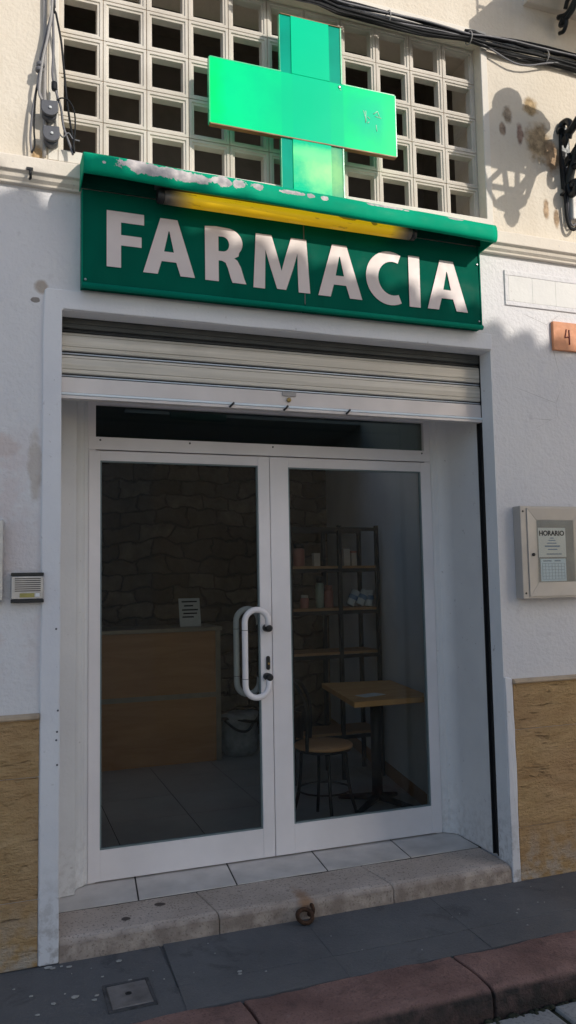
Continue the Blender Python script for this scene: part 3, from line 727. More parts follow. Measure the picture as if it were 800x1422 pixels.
for i, (x, rot, lab) in enumerate(((2.565, 28, 'tilted white mug nearest the rack post'), (2.645, 30, 'tilted white mug between two others on the rack'), (2.727, 6, 'upright pale mug at the wall end of the rack shelf'))):
    t = thing('china_mug', lab, 'mug', (x, 2.01, 1.372), 'mugs on the rack shelf')
    b = nb(); lathe(b, [(.030, 0), (.033, .005), (.036, .125), (.032, .125), (.028, .012)], (x, 2.01, 1.372), 16); cup = obj('cup', b, chinam, t)
    b = nb(); lathe(b, [(.0352, .05), (.0362, .052), (.0368, .082), (.0358, .084)], (x, 2.01, 1.372), 16); obj('painted_band', b, chinab, t)
    t.rotation_euler = (0, R(rot), 0); t.location.z += .030 * math.sin(R(rot)) + .0

# cafe table and chair inside
T = thing('pedestal_table', 'square wooden pedestal table with black post behind the door glass', 'table', (2.36, 1.3, .0925))
bm = nb(); prism(bm, [(2.03, .80), (2.565, .80), (2.70, 1.62), (2.19, 1.70)], 'z', .815, .85); obj('table_top', bm, tablem, T, .004)
bm = nb(); tube(bm, [(2.385, 1.24, .13), (2.385, 1.24, .815)], .036, 14); obj('post', bm, blackmetal, T)
for a in (35, 125, 215, 305):
    c, s_ = math.cos(R(a)), math.sin(R(a)); ln = .30 if a in (125, 305) else .26
    bm = nb(); tube(bm, [(2.385 + .02 * c, 1.24 + .02 * s_, .15), (2.385 + ln * .6 * c, 1.24 + ln * .6 * s_, .125), (2.385 + ln * c, 1.24 + ln * s_, .108)], .02, 8, rs=[.026, .02, .014]); obj('foot', bm, blackmetal, T)
bm = nb(); box(bm, -.085, .085, -.05, .05, 0, .003); bmesh.ops.rotate(bm, cent=(0, 0, 0), matrix=Matrix.Rotation(R(18), 3, 'Z'), verts=bm.verts); bmesh.ops.translate(bm, vec=(2.235, 1.0, .8515), verts=bm.verts)
tag(obj('paper_slip', bm, paperm, None, 0, (2.235, 1.0, .8515)), 'white folded paper slip lying on the wooden table', 'paper')
T = thing('bistro_chair', 'round wooden seat bistro chair with black metal legs and back', 'chair', (1.93, 1.06, .0925))
bm = nb(); lathe(bm, [(.165, .545), (.182, .550), (.185, .562), (.176, .570), (.05, .566)], (1.93, 1.06, 0), 32); obj('seat', bm, seatm, T)
bm = nb(); tube(bm, [(1.93 + .165 * math.cos(2 * PI * i / 24), 1.06 + .165 * math.sin(2 * PI * i / 24), .537) for i in range(24)], .009, 8, True); obj('seat_ring', bm, blackmetal, T)
for a in (-10, 80, 170, 260):
    c, s_ = math.cos(R(a)), math.sin(R(a)); bm = nb(); tube(bm, smooth_pts([(1.93 + .14 * c, 1.06 + .14 * s_, .537), (1.93 + .16 * c, 1.06 + .16 * s_, .30), (1.93 + .215 * c, 1.06 + .215 * s_, .0935)], 5), .011, 8); obj('leg', bm, blackmetal, T)
bm = nb(); tube(bm, [(1.93 + .165 * math.cos(2 * PI * i / 24), 1.06 + .165 * math.sin(2 * PI * i / 24), .29) for i in range(24)], .006, 6, True); obj('stretcher', bm, blackmetal, T)
bm = nb(); arc = [(1.93 + .185 * math.cos(R(a)), 1.06 + .185 * math.sin(R(a))) for a in range(95, 216, 12)]
tube(bm, smooth_pts([(arc[0][0], arc[0][1], .545), (arc[0][0], arc[0][1], .80), (arc[2][0], arc[2][1], .93), (arc[5][0] - .01, arc[5][1], .95), (arc[8][0], arc[8][1], .93), (arc[10][0], arc[10][1], .80), (arc[10][0], arc[10][1], .545)], 6), .012, 8)
obj('back_frame', bm, blackmetal, T)
bm = nb()
for p, q in zip(arc[1:], arc[2:-1]):
    v = [bm.verts.new((p[0], p[1], .62)), bm.verts.new((q[0], q[1], .62)), bm.verts.new((q[0], q[1], .78)), bm.verts.new((p[0], p[1], .78))]; bm.faces.new(v)
bmesh.ops.remove_doubles(bm, verts=bm.verts, dist=.001)
o = obj('back_panel', bm, blackmetal, T); m_ = o.modifiers.new('thick', 'SOLIDIFY'); m_.thickness = .012
T = thing('cloth_sack', 'grey white cloth sack with dark rolled rim on the floor by the counter', 'bag', (2.0, 3.1, .0925))
bm = nb(); lathe(bm, [(.13, .0935), (.165, .15), (.17, .28), (.15, .36), (.16, .43), (.12, .45), (.05, .44)], (1.99, 3.12, 0), 22); jitter(bm, .03, 6); obj('sack_body', bm, sack, T)
bm = nb(); tube(bm, [(1.99 + .165 * math.cos(2 * PI * i / 20), 3.12 + .16 * math.sin(2 * PI * i / 20), .40 + .02 * math.sin(2 * PI * i / 20 * 2)) for i in range(20)], .014, 8, True); obj('rim', bm, blackmetal, T)
bm = nb(); tube(bm, smooth_pts([(1.84, 3.04, .40), (1.92, 2.95, .33), (2.02, 2.95, .32), (2.12, 3.03, .41)], 5), .011, 7); obj('strap', bm, blackmetal, T)

# ------------------------------------------------------------------ shop sign
G = thing('shop_sign', 'long dark green sign board with large white capital letters spelling farmacia', 'sign', (1.4, 0, 2.93))
SX0, SX1, SZ0, SZ1, SY = .345, 2.445, 2.928, 3.385, -.060
bm = nb(); box(bm, SX0, 1.4205, SY, -.003, SZ0 + .004, SZ1); box(bm, 1.4235, SX1, SY + .0004, -.003, SZ0 + .004, SZ1)
bmesh.ops.subdivide_edges(bm, edges=[e for e in bm.edges if e.calc_length() > .4], cuts=12, use_grid_fill=True)
for v in bm.verts:
    if v.co.y < -.05: v.co.y += .0035 * noise.noise(Vector((v.co.x * 3, 0, v.co.z * 4)))
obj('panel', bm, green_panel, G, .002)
bx('seam_strip', seamm, G, 1.4195, 1.4245, SY - .0012, SY + .02, SZ0 + .03, SZ1)
bm = nb(); tube(bm, [(SX0 - .004, SY - .006, SZ0 + .006), (SX1 + .004, SY - .006, SZ0 + .006)], .0135, 10)
box(bm, SX1 - .0005, SX1 + .005, SY - .006, -.004, SZ0 + .002, SZ1 - .002); box(bm, SX0 - .005, SX0 + .0005, SY - .006, -.004, SZ0 + .002, SZ1 - .002)
obj('frame_rim', bm, green_rim, G)
for x, z in ((SX1 - .012, SZ0 + .04), (SX1 - .012, SZ1 - .10), (SX0 + .012, SZ0 + .035)):
    bm = nb(); lathe(bm, [(.006, SY), (.006, SY - .003), (.003, SY - .005)], (x, 0, z), 10, 'y'); obj('screw', bm, intm, G)
def arc_pts(cx, cy, rx, ry, a0, a1, n=14): return [(cx + rx * math.cos(R(a0 + (a1 - a0) * i / n)), cy + ry * math.sin(R(a0 + (a1 - a0) * i / n))) for i in range(n + 1)]
LET = {
 'F': [[(0, 0), (.245, 0), (.245, .40), (.60, .40), (.60, .585), (.245, .585), (.245, .81), (.645, .81), (.645, 1), (0, 1)]],
 'A': [[(0, 0), (.255, 0), (.325, .235), (.585, .235), (.66, 0), (.92, 0), (.61, 1), (.305, 1)], [(.368, .41), (.452, .78), (.466, .78), (.545, .41)]],
 'R': [[(0, 0), (.24, 0), (.24, .385), (.30, .385), (.365, .355), (.405, .26), (.455, .08), (.485, 0), (.735, 0), (.70, .09), (.64, .30), (.575, .42), (.52, .452), (.60, .50)] + arc_pts(.40, .735, .275, .262, -40, 88) + [(.2, 1.005), (0, .985)], [(.24, .555), (.31, .555)] + arc_pts(.318, .692, .115, .137, -80, 85, 8) + [(.24, .828)]],
 'M': [[(0, 0), (.225, 0), (.235, .36), (.245, .72), (.33, .43), (.465, .02), (.645, .02), (.795, .43), (.885, .72), (.885, .36), (.895, 0), (1.13, 0), (1.07, 1), (.76, 1), (.635, .62), (.56, .36), (.485, .62), (.37, 1), (.06, 1)]],
 'C': [arc_pts(.52, .5, .52, .515, 63, 297, 26) + list(reversed(arc_pts(.575, .5, .315, .325, 68, 292, 22)))],
 'I': [[(0, 0), (.245, 0), (.245, 1), (0, 1)]],
}
for ch, x0, x1, zb, zt in (('F', .451, .622, 3.034, 3.300), ('A', .617, .862, 3.026, 3.297), ('R', .912, 1.116, 3.024, 3.293), ('M', 1.152, 1.449, 3.014, 3.288), ('A', 1.493, 1.735, 3.012, 3.285), ('C', 1.760, 1.962, 3.006, 3.284), ('I', 2.008, 2.074, 3.006, 3.282), ('A', 2.116, 2.362, 3.008, 3.280)):
    w = max(p[0] for p in LET[ch][0]); sx_ = (x1 - x0) / w; sz_ = zt - zb
    curve_poly('letter', LET[ch], .0006, white_vinyl, G, lambda u, v, ww: (x0 + u * sx_, SY - .0042 - ww, zb + v * sz_))
# curved canopy over the board
bm = nb(); cx0, cx1 = .333, 2.457; dz = -.0165
prof = [(.0, 3.512), (-.10, 3.505), (-.185, 3.492), (-.212, 3.480), (-.222, 3.464), (-.225, 3.440), (-.224, 3.412), (-.220, 3.396), (-.210, 3.388), (-.196, 3.390), (-.194, 3.398), (-.206, 3.402), (-.214, 3.418), (-.214, 3.456), (-.200, 3.472), (-.10, 3.490), (.0, 3.496)]
n = 60; rings = []
for i in range(n + 1):
    x = cx0 + (cx1 - cx0) * i / n; d = dz * (x - cx0) + .0035 * noise.noise(Vector((x * 3.1, 4, 1)))
    rings.append([bm.verts.new((x, p[0] + (.003 * noise.noise(Vector((x * 4, p[1] * 9, 3))) if p[0] < -.15 else 0), p[1] + d)) for p in prof])
for A, Bq in zip(rings, rings[1:]):
    for j in range(len(prof)):
        f = bm.faces.new((A[j], A[(j + 1) % len(prof)], Bq[(j + 1) % len(prof)], Bq[j])); f.smooth = True
bm.faces.new(rings[0]); bm.faces.new(rings[-1])
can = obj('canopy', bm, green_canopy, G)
for x, d in ((cx0 + .001, 0), (cx1 - .001, dz * (cx1 - cx0))):
    bm = nb(); prism(bm, [(-.004, 3.506 + d), (-.185, 3.488 + d), (-.216, 3.462 + d), (-.217, 3.405 + d), (-.20, 3.396 + d), (-.06, 3.388 + d), (-.004, 3.388 + d)], 'x', x - .0025, x + .0025); obj('end_plate', bm, green_canopy, can)
bx('canopy_shade_plate', sign_green('shaded_canopy_green', (.004, .07, .05)), G, cx0 + .004, cx1 - .004, -.072, -.0665, 3.3865, 3.478 + dz)  # added dark plate closing the gap; under-canopy shade put into its colour
T = thing('strip_light', 'dirty yellowed tube light with sooty ends fixed under the green canopy', 'light', (1.34, -.14, 3.37))
bm = nb(); tube(bm, [(.700 + 1.29 * i / 40, -.140, 3.364) for i in range(41)], .033, 16); obj('tube', bm, lampm, T)
for x in (.684, 1.992):
    bm = nb(); lathe(bm, [(.030, -.016), (.034, -.012), (.034, .012), (.030, .016)], (x, -.140, 3.364), 16, 'x'); obj('end_cap', bm, blackmetal, T)
bx('mounting_rail', shutdark, T, .66, 2.01, -.158, -.118, 3.402, 3.430)
for x in (.8, 1.88): bx('bracket', shutdark, T, x - .01, x + .01, -.150, -.128, 3.430, 3.470)

# ------------------------------------------------------------------ pharmacy cross
G = thing('pharmacy_cross', 'glowing green acrylic pharmacy cross standing on the canopy before the block window', 'cross', (1.45, -.1, 3.5))
VX0, VX1, VZ0, VZ1 = 1.288, 1.622, 3.475, 4.408
HX0, HX1, HZ0, HZ1 = .925, 1.918, 3.770, 4.100
bm = nb(); box(bm, HX0, HX1, -.136, -.130, HZ0, HZ1); arm = obj('arm_panel', bm, arm_m, G)
bm = nb(); box(bm, HX0 + .012, HX1 - .012, -.112, -.108, HZ0 + .01, HZ1 - .01); obj('back_panel', bm, strip_m, G)
bm = nb()
box(bm, HX0, HX1, -.1365, -.108, HZ0 - .006, HZ0 - .0005); obj('lower_rim', bm, rim_m, G)
bm = nb(); box(bm, HX0, VX0, -.1365, -.108, HZ1 + .0005, HZ1 + .005); obj('edge_band', bm, edge_m, G)
bm = nb(); box(bm, VX1, HX1, -.1365, -.108, HZ1 + .0005, HZ1 + .005); obj('edge_band', bm, edge_m, G)
bm = nb(); box(bm, HX1 + .0005, HX1 + .005, -.1365, -.108, HZ0, HZ1); obj('edge_band', bm, edge_m, G)
bm = nb(); box(bm, HX0 - .005, HX0 - .0005, -.1365, -.108, HZ0, HZ1)
obj('edge_band', bm, edge_m, G)
for z0, z1, n_ in ((HZ1 + .006, VZ1, 'upper'), (VZ0, HZ0 - .007, 'lower')):
    bm = nb(); box(bm, VX0 + .058, VX1 - .072, -.134, -.129, z0, z1); obj('centre_panel', bm, arm_m, G)
    for a, b in ((VX0, VX0 + .057), (VX1 - .071, VX1 - .008)):
        bx('side_strip', strip_m, G, a, b, -.128, -.122, z0, z1)
    bx('side_edge', edge_m, G, VX1 - .007, VX1, -.132, -.108, z0, z1)
    bx('back_panel', strip_m, G, VX0 + .01, VX1 - .01, -.1145, -.111, z0, z1)
    bx('side_edge', edge_m, G, VX0 - .003, VX0 - .0005, -.128, -.108, z0, z1)
bx('top_edge', rim_m, G, VX0, VX1, -.134, -.108, VZ1 + .001, VZ1 + .004)
bx('foot_bracket', shutdark, G, VX0 + .03, VX1 - .03, -.120, -.084, 3.44, 3.474)
bm = nb()
for (a, b) in (((1.735, 3.985), (1.75, 3.93)), ((1.748, 3.985), (1.745, 3.92)), ((1.757, 3.955), (1.77, 3.945)), ((1.755, 3.92), (1.765, 3.928)), ((1.79, 3.975), (1.815, 3.995)), ((1.815, 3.995), (1.825, 3.965)), ((1.80, 3.965), (1.835, 3.96)), ((1.805, 3.92), (1.808, 3.885)), ((1.60, 4.075), (1.612, 4.068))):
    tube(bm, [(a[0], -.1365, a[1]), (b[0], -.1365, b[1])], .0022, 5)
obj('scratch', bm, scratch_m, G)
bm = nb(); lathe(bm, [(.008, -.136), (.008, -.139), (.004, -.141)], (1.603, 0, 4.083), 10, 'y'); obj('screw', bm, intm, G)

G.location = (1.485, -.017, 3.546); G.scale = (1.023, 1.023, 1.023)

# ------------------------------------------------------------------ cables
T = thing('cable_bundle', 'sagging bundle of black and grey cables strapped along the upper wall', 'cables', (2.5, -.03, 4.62))
rnd = random.Random(3)
for i in range(18):
    off = (rnd.uniform(-.014, .014), rnd.uniform(-.040, .042)); ph = rnd.random() * 6; am = rnd.uniform(.004, .014)
    pts = []
    for j in range(34):
        x = 1.15 + j * .10
        u = max(0, 1 - abs(x - 2.45) / .28)
        spread = (1 - .65 * u) * (1.25 if x > 2.5 else .95)
        z = 4.617 + off[1] * spread + am * math.sin(x * 5 + ph) * (1 - .7 * u) + .012 * math.sin(x * 2.1 + 1) + (.02 if x < 1.6 else 0)
        if i in (10,): z -= .045 * math.exp(-((x - 2.82) / .22) ** 2)
        if i in (11,): z -= .085 * math.exp(-((x - 2.78) / .2) ** 2)
        pts.append((x, -.03 + off[0] - .004 * (i % 3), z))
    bm = nb(); tube(bm, smooth_pts(pts, 2), (.0042, .006, .0075, .005)[i % 4], 7); obj('cable', bm, (cable_b, cable_b, cable_b, cable_b, cable_b, cable_g)[i % 6], T)
for x in (1.95, 2.46, 2.98):
    bm = nb(); tube(bm, [(x, -.03 + .034 * math.cos(a), 4.617 + .036 * math.sin(a)) for a in [2 * PI * i / 14 for i in range(14)]], .003, 6, True); obj('tie', bm, cable_l, T)
bm = nb(); tube(bm, smooth_pts([(2.44 + j * .06, -.026 + .003 * math.sin(j), 4.66 + .006 * math.sin(j * 1.7)) for j in range(16)], 2), .009, 7, rs=[.007 + .004 * rnd.random() for _ in range(31)]); obj('old_cable', bm, cable_b, T)

T = thing('hanging_cables', 'loose grey cables hanging down the wall beside the block window', 'cables', (.2, -.05, 3.55))
for pts, r, m, yy in (([(.21, 4.9), (.21, 4.293), (.212, 4.252), (.183, 4.114), (.156, 3.985), (.147, 3.875), (.127, 3.743), (.116, 3.607), (.123, 3.525)], .005, cable_g, -.045),
        ([(.217, 4.9), (.216, 4.294), (.213, 4.231), (.183, 4.059), (.159, 3.931), (.145, 3.847), (.16, 3.796), (.168, 3.775)], .006, cable_g, -.055),
        ([(.204, 4.9), (.203, 4.291), (.208, 4.23), (.213, 4.032), (.209, 3.915), (.222, 3.843), (.247, 3.759), (.26, 3.667), (.292, 3.578), (.301, 3.545)], .0055, cable_g, -.05),
        ([(.222, 4.9), (.213, 4.265), (.222, 4.206), (.245, 4.08), (.258, 3.953), (.271, 3.812), (.287, 3.693), (.303, 3.602), (.306, 3.55)], .005, cable_b, -.058),
        ([(.174, 4.9), (.175, 4.277), (.177, 4.058), (.177, 3.921), (.178, 3.786), (.178, 3.531)], .009, cable_l, -.016),
        ([(.147, 3.875), (.136, 3.778), (.131, 3.643), (.135, 3.564), (.123, 3.525)], .004, cable_b, -.05),
        ([(.228, 3.783), (.252, 3.799), (.284, 3.788), (.306, 3.738), (.309, 3.657), (.3, 3.561)], .0035, cable_b, -.064),
        ([(.20, 4.6), (.205, 4.25), (.19, 4.1), (.168, 3.98), (.155, 3.87), (.152, 3.80), (.165, 3.77)], .006, cable_l, -.065),
        ([(.236, 3.64), (.255, 3.615), (.28, 3.64), (.30, 3.615), (.33, 3.61)], .0035, cable_g, -.06)):
    bm = nb(); tube(bm, smooth_pts([(p[0], yy, p[1]) for p in pts], 5), r, 8); obj('cable', bm, m, T)
for x, z in ((.157, 3.945), (.153, 3.92)):
    bm = nb(); lathe(bm, [(.016, -.010), (.019, -.006), (.019, .006), (.016, .010)], (x, -.052, z), 10); obj('clip', bm, cable_g, T)
bm = nb(); lathe(bm, [(.010, -.02), (.013, -.012), (.013, .018), (.008, .022)], (.217, -.052, 3.855), 10); obj('connector', bm, cable_b, T)
for i, (x, z, lab) in enumerate(((.197, 3.742, 'upper of two dark grey cable anchors beside the window'), (.205, 3.622, 'lower of two dark grey cable anchors just above the ledge'))):
    t = thing('cable_anchor', lab, 'cable anchor', (x, -.03, z), 'cable anchors by the window')
    bm = nb(); prism(bm, [(x - .036, z + .030), (x + .034, z + .036), (x + .038, z - .004)] + [(x + .036 * math.cos(R(a)), z - .008 + .030 * math.sin(R(a))) for a in range(-10, -171, -20)] + [(x - .038, z - .004)], 'y', -.070, -.052); obj('cover_plate', bm, boxgrey, t, .003)
    bm = nb(); lathe(bm, [(.029, -.051), (.033, -.045), (.033, -.018), (.026, .0)], (x, 0, z - .014), 18, 'y'); obj('spool', bm, boxgrey, t)
    bm = nb(); lathe(bm, [(.007, -.070), (.007, -.074), (.003, -.076)], (x + .002, 0, z - .002), 10, 'y'); obj('screw', bm, chinam, t)
T = thing('wall_hook', 'small dark hook under the cornice near the hanging cables', 'hook', (.113, -.06, 3.42))
bm = nb(); box(bm, .100, .128, -.068, -.06, 3.434, 3.446); obj('hook_plate', bm, blackmetal, T)
bm = nb(); tube(bm, smooth_pts([(.114, -.064, 3.436), (.116, -.072, 3.42), (.118, -.062, 3.402), (.115, -.046, 3.402)], 4), .006, 7); obj('hook_bar', bm, blackmetal, T)

# ------------------------------------------------------------------ wrought-iron lantern at the right
LX = 3.10; LY = -.62
T = thing('wall_lantern', 'black wrought iron scrolled bracket of a street lantern on the cream wall', 'street lamp', (LX, 0, 4.0))
def sc(pts, r, nm='scroll', rs=None):
    bm = nb(); P = smooth_pts([(LX + (p[2] if len(p) > 2 else 0), p[0], p[1]) for p in pts], 5); tube(bm, P, r, 9); return obj(nm, bm, iron, T)
bm = nb(); prism(bm, [(LX - .030, 3.84), (LX + .030, 3.84), (LX + .036, 4.0), (LX + .028, 4.20), (LX, 4.235), (LX - .028, 4.20), (LX - .036, 4.0)], 'y', -.026, -.001); obj('wall_plate', bm, iron, T, .006)
sc([(-.03, 3.86), (-.055, 3.92), (-.10, 4.0), (-.20, 4.085), (-.33, 4.12), (-.50, 4.105), (LY, 4.06)], .026, 'arm')
sc([(-.03, 4.17), (-.08, 4.165), (-.15, 4.20), (-.26, 4.235), (-.36, 4.21), (-.41, 4.15), (-.385, 4.10)], .023)
sc([(-.05, 4.13), (-.075, 4.19), (-.05, 4.235), (-.015, 4.235, -.01), (-.005, 4.20, -.025), (-.03, 4.18, -.03)], .020)
sc([(-.04, 3.90), (-.035, 3.84), (-.055, 3.79), (-.095, 3.795), (-.105, 3.835), (-.075, 3.85), (-.07, 3.825)], .021)
sc([(-.06, 3.96), (-.12, 3.93), (-.17, 3.965), (-.165, 4.02), (-.125, 4.025), (-.12, 3.99)], .019)
bm = nb(); tube(bm, [(LX, -.20 + .052 * math.cos(a), 4.145 + .052 * math.sin(a)) for a in [2 * PI * i / 18 for i in range(18)]], .014, 8, True); obj('ring', bm, iron, T)
bm = nb(); tube(bm, [(LX, -.20 + .020 * math.cos(a), 4.145 + .020 * math.sin(a)) for a in [2 * PI * i / 12 for i in range(12)]], .010, 8, True); obj('ring', bm, iron, T)
for a, (yy, zz) in enumerate(((-.06, 4.09), (-.045, 4.03), (-.07, 3.97), (-.11, 4.075), (-.30, 4.16))):   # leaf ornaments
    bm = nb(); s_ = (1, -1)[a % 2]
    prism(bm, [(yy, zz - .03), (yy - .03, zz), (yy - .022, zz + .05), (yy + .012, zz + .025)], 'x', LX - .035 * s_ - .008, LX - .035 * s_ + .008); jitter(bm, .01, 20); obj('leaf_ornament', bm, iron, T, .004)
def ringpts(r, z, n=8): return [(LX + r * math.cos(2 * PI * i / n + PI / 8), LY + r * math.sin(2 * PI * i / n + PI / 8), z) for i in range(n)]
bm = nb(); lathe(bm, [(.012, 3.94), (.035, 3.965), (.05, 4.01), (.03, 4.05), (.06, 4.062), (.095, 4.075), (.095, 4.09)], (LX, LY, 0), 12); obj('base_cup', bm, iron, T)
bm = nb()
for i in (0, 2, 4, 6):
    a = 2 * PI * i / 8 + PI / 4; tube(bm, [(LX + .09 * math.cos(a), LY + .09 * math.sin(a), 4.085), (LX + .15 * math.cos(a), LY + .15 * math.sin(a), 4.22), (LX + .19 * math.cos(a), LY + .19 * math.sin(a), 4.40)], .016, 6)
tube(bm, [(LX + .19 * math.cos(2 * PI * i / 4 + PI / 4), LY + .19 * math.sin(2 * PI * i / 4 + PI / 4), 4.36) for i in range(4)], .013, 6, True)
tube(bm, [(LX + .15 * math.cos(2 * PI * i / 4 + PI / 4), LY + .15 * math.sin(2 * PI * i / 4 + PI / 4), 4.22) for i in range(4)], .018, 6, True)
obj('cage', bm, iron, T)
def sq(bm, prof):
    rings = [[bm.verts.new((LX + sx_ * r_, LY + sy_ * r_, z)) for sx_, sy_ in ((-1, -1), (1, -1), (1, 1), (-1, 1))] for r_, z in prof]
    for A, Bq in zip(rings, rings[1:]):
        for q in range(4): bm.faces.new((A[q], A[(q + 1) % 4], Bq[(q + 1) % 4], Bq[q]))
    bm.faces.new(rings[0]); bm.faces.new(rings[-1])
bm = nb(); sq(bm, [(.15, 4.355), (.155, 4.36), (.16, 4.44), (.185, 4.46), (.185, 4.50), (.15, 4.58), (.085, 4.64)]); obj('roof', bm, iron, T, .004)
bm = nb(); lathe(bm, [(.088, 4.641), (.09, 4.68), (.075, 4.72), (.045, 4.745), (.012, 4.755)], (LX, LY, 0), 18); obj('chimney_cap', bm, iron, T)
T = thing('conduit_pipe', 'thin black cable conduit looping down the wall below the scrolled bracket', 'conduit', (3.08, -.03, 3.6))
bm = nb(); tube(bm, smooth_pts([(3.07, -.035, 4.02), (3.074, -.03, 3.90), (3.076, -.03, 3.75), (3.080, -.03, 3.66), (3.094, -.035, 3.60), (3.122, -.04, 3.588), (3.15, -.035, 3.62), (3.155, -.03, 3.68)], 5), .009, 8); obj('conduit', bm, cable_b, T)
bm = nb(); tube(bm, smooth_pts([(3.09, -.03, 4.0), (3.094, -.027, 3.80), (3.10, -.027, 3.66), (3.118, -.03, 3.615), (3.14, -.03, 3.63)], 5), .006, 8); obj('wire', bm, cable_g, T)
bm = nb(); box(bm, 3.062, 3.092, -.045, -.001, 3.80, 3.812); obj('clip', bm, blackmetal, T)
tag(bx('junction_box', whiteplastic, None, 3.106, 3.24, -.055, -.001, 3.645, 3.82, bevel=.006), 'white square junction box on the wall beside the looping conduit', 'junction box')
T = thing('balcony', 'balcony slab edge with black iron scrolls at the top corner of the wall', 'balcony', (4.2, -.3, 4.95))
bm = nb(); prism(bm, [(.01, 5.12), (-.62, 5.12), (-.62, 5.03), (-.55, 4.985), (-.10, 4.985), (-.04, 4.93), (.01, 4.93)], 'x', 2.86, 6.2); obj('slab', bm, corn_m, T, .006)
def bal_scroll(x):
    bm = nb(); tube(bm, smooth_pts([(x, -.02, 4.80), (x, -.06, 4.79), (x, -.085, 4.83), (x, -.06, 4.87), (x, -.03, 4.845), (x, -.05, 4.83)], 5), .012, 8)
    tube(bm, smooth_pts([(x, -.02, 4.90), (x, -.10, 4.87), (x, -.2, 4.92), (x, -.32, 4.915), (x, -.36, 4.96), (x, -.30, 4.975)], 5), .016, 8)
    tube(bm, smooth_pts([(x, -.04, 4.84), (x, -.14, 4.86), (x, -.17, 4.92), (x, -.11, 4.95), (x, -.08, 4.91)], 5), .013, 8); return bm
for x in (3.10, 4.4, 5.8): obj('iron_bracket', bal_scroll(x), iron, T)
bm = nb()
tube(bm, [(2.9, -.58, 5.95), (6.15, -.58, 5.95)], .014, 8); tube(bm, [(2.9, -.58, 5.2), (6.15, -.58, 5.2)], .010, 8)
x = 2.9
while x < 6.16: tube(bm, [(x, -.58, 5.12), (x, -.58, 5.95)], .007, 6); x += .12
obj('railing', bm, iron, T)

# ------------------------------------------------------------------ small things on the wall
T = thing('notice_case', 'beige metal framed notice case with opening hours behind glass', 'notice board', (2.86, -.035, 1.72))
nx0, nx1, nz0, nz1 = 2.640, 3.070, 1.468, 1.969
bx('case_body', casem, T, nx0, nx1, -.066, -.001, nz0, nz1, bevel=.004)
bm = nb(); yf = -.072
gx0, gx1, gz0, gz1 = 2.742, 2.984, 1.556, 1.892; fx0, fx1, fz0, fz1 = nx0 + .040, nx1 - .012, nz0 + .012, nz1 - .012
o4 = [(fx0, fz0), (fx1, fz0), (fx1, fz1), (fx0, fz1)]; i4 = [(gx0, gz0), (gx1, gz0), (gx1, gz1), (gx0, gz1)]
for k_ in range(4):
    a, b, c, d = o4[k_], o4[(k_ + 1) % 4], i4[(k_ + 1) % 4], i4[k_]
    v = [bm.verts.new((p[0], yy, p[1])) for p, yy in ((a, yf), (b, yf), (c, yf + .004), (d, yf + .004))]; w_ = [bm.verts.new((p[0], -.064, p[1])) for p in (a, b, c, d)]
    bm.faces.new(v); bm.faces.new(w_)
    for q in range(4): bm.faces.new((v[q], v[(q + 1) % 4], w_[(q + 1) % 4], w_[q]))
fr = obj('door_frame', bm, casem, T, .0015)
bx('backing', casein, T, gx0 - .01, gx1 + .01, -.0668, -.0662, gz0 - .01, gz1 + .01)
bm = nb(); box(bm, gx0 - .004, gx1 + .004, -.0735, -.0718, gz0 - .0, gz1 + .0); obj('pane', bm, case_glass, T)
bm = nb(); lathe(bm, [(.009, -.07), (.009, -.077), (.005, -.078)], (2.712, 0, 1.705), 12, 'y'); obj('lock', bm, blackmetal, T)
for z in (nz0 + .03, nz1 - .03):
    bm = nb(); lathe(bm, [(.006, -.066), (.006, -.0675)], (nx0 + .018, 0, z), 8, 'y'); obj('screw', bm, blackmetal, T)
sh = bx('hours_sheet', paperm, T, 2.750, 2.930, -.0682, -.0670, 1.690, 1.850)
text('heading', 'HORARIO', .037, ink, sh, 2.838, -.0686, 1.808)
bm = nb()
for z, a, b in ((1.791, 2.825, 2.850), (1.778, 2.815, 2.862), (1.763, 2.805, 2.868), (1.745, 2.79, 2.890), (1.729, 2.81, 2.872), (1.704, 2.80, 2.90)): box(bm, a, b, -.0687, -.0681, z, z + (.006 if z != 1.745 else .009))
obj('printed_lines', bm, inkpale, sh)
sh = bx('calendar_sheet', paperb, T, 2.758, 2.925, -.0684, -.0670, 1.560, 1.682)
bm = nb()
for i in range(6): box(bm, 2.768, 2.915, -.0689, -.0683, 1.570 + .017 * i, 1.5715 + .017 * i)
for i in range(8): box(bm, 2.768 + .0208 * i, 2.7695 + .0208 * i, -.0690, -.0682, 1.570, 1.656)
box(bm, 2.775, 2.83, -.0689, -.0683, 1.667, 1.673); box(bm, 2.85, 2.89, -.0689, -.0683, 1.667, 1.673)
obj('calendar_grid', bm, inkpale, sh)
bx('upper_slip', casein, T, 2.770, 2.905, -.0678, -.0670, 1.855, 1.884)

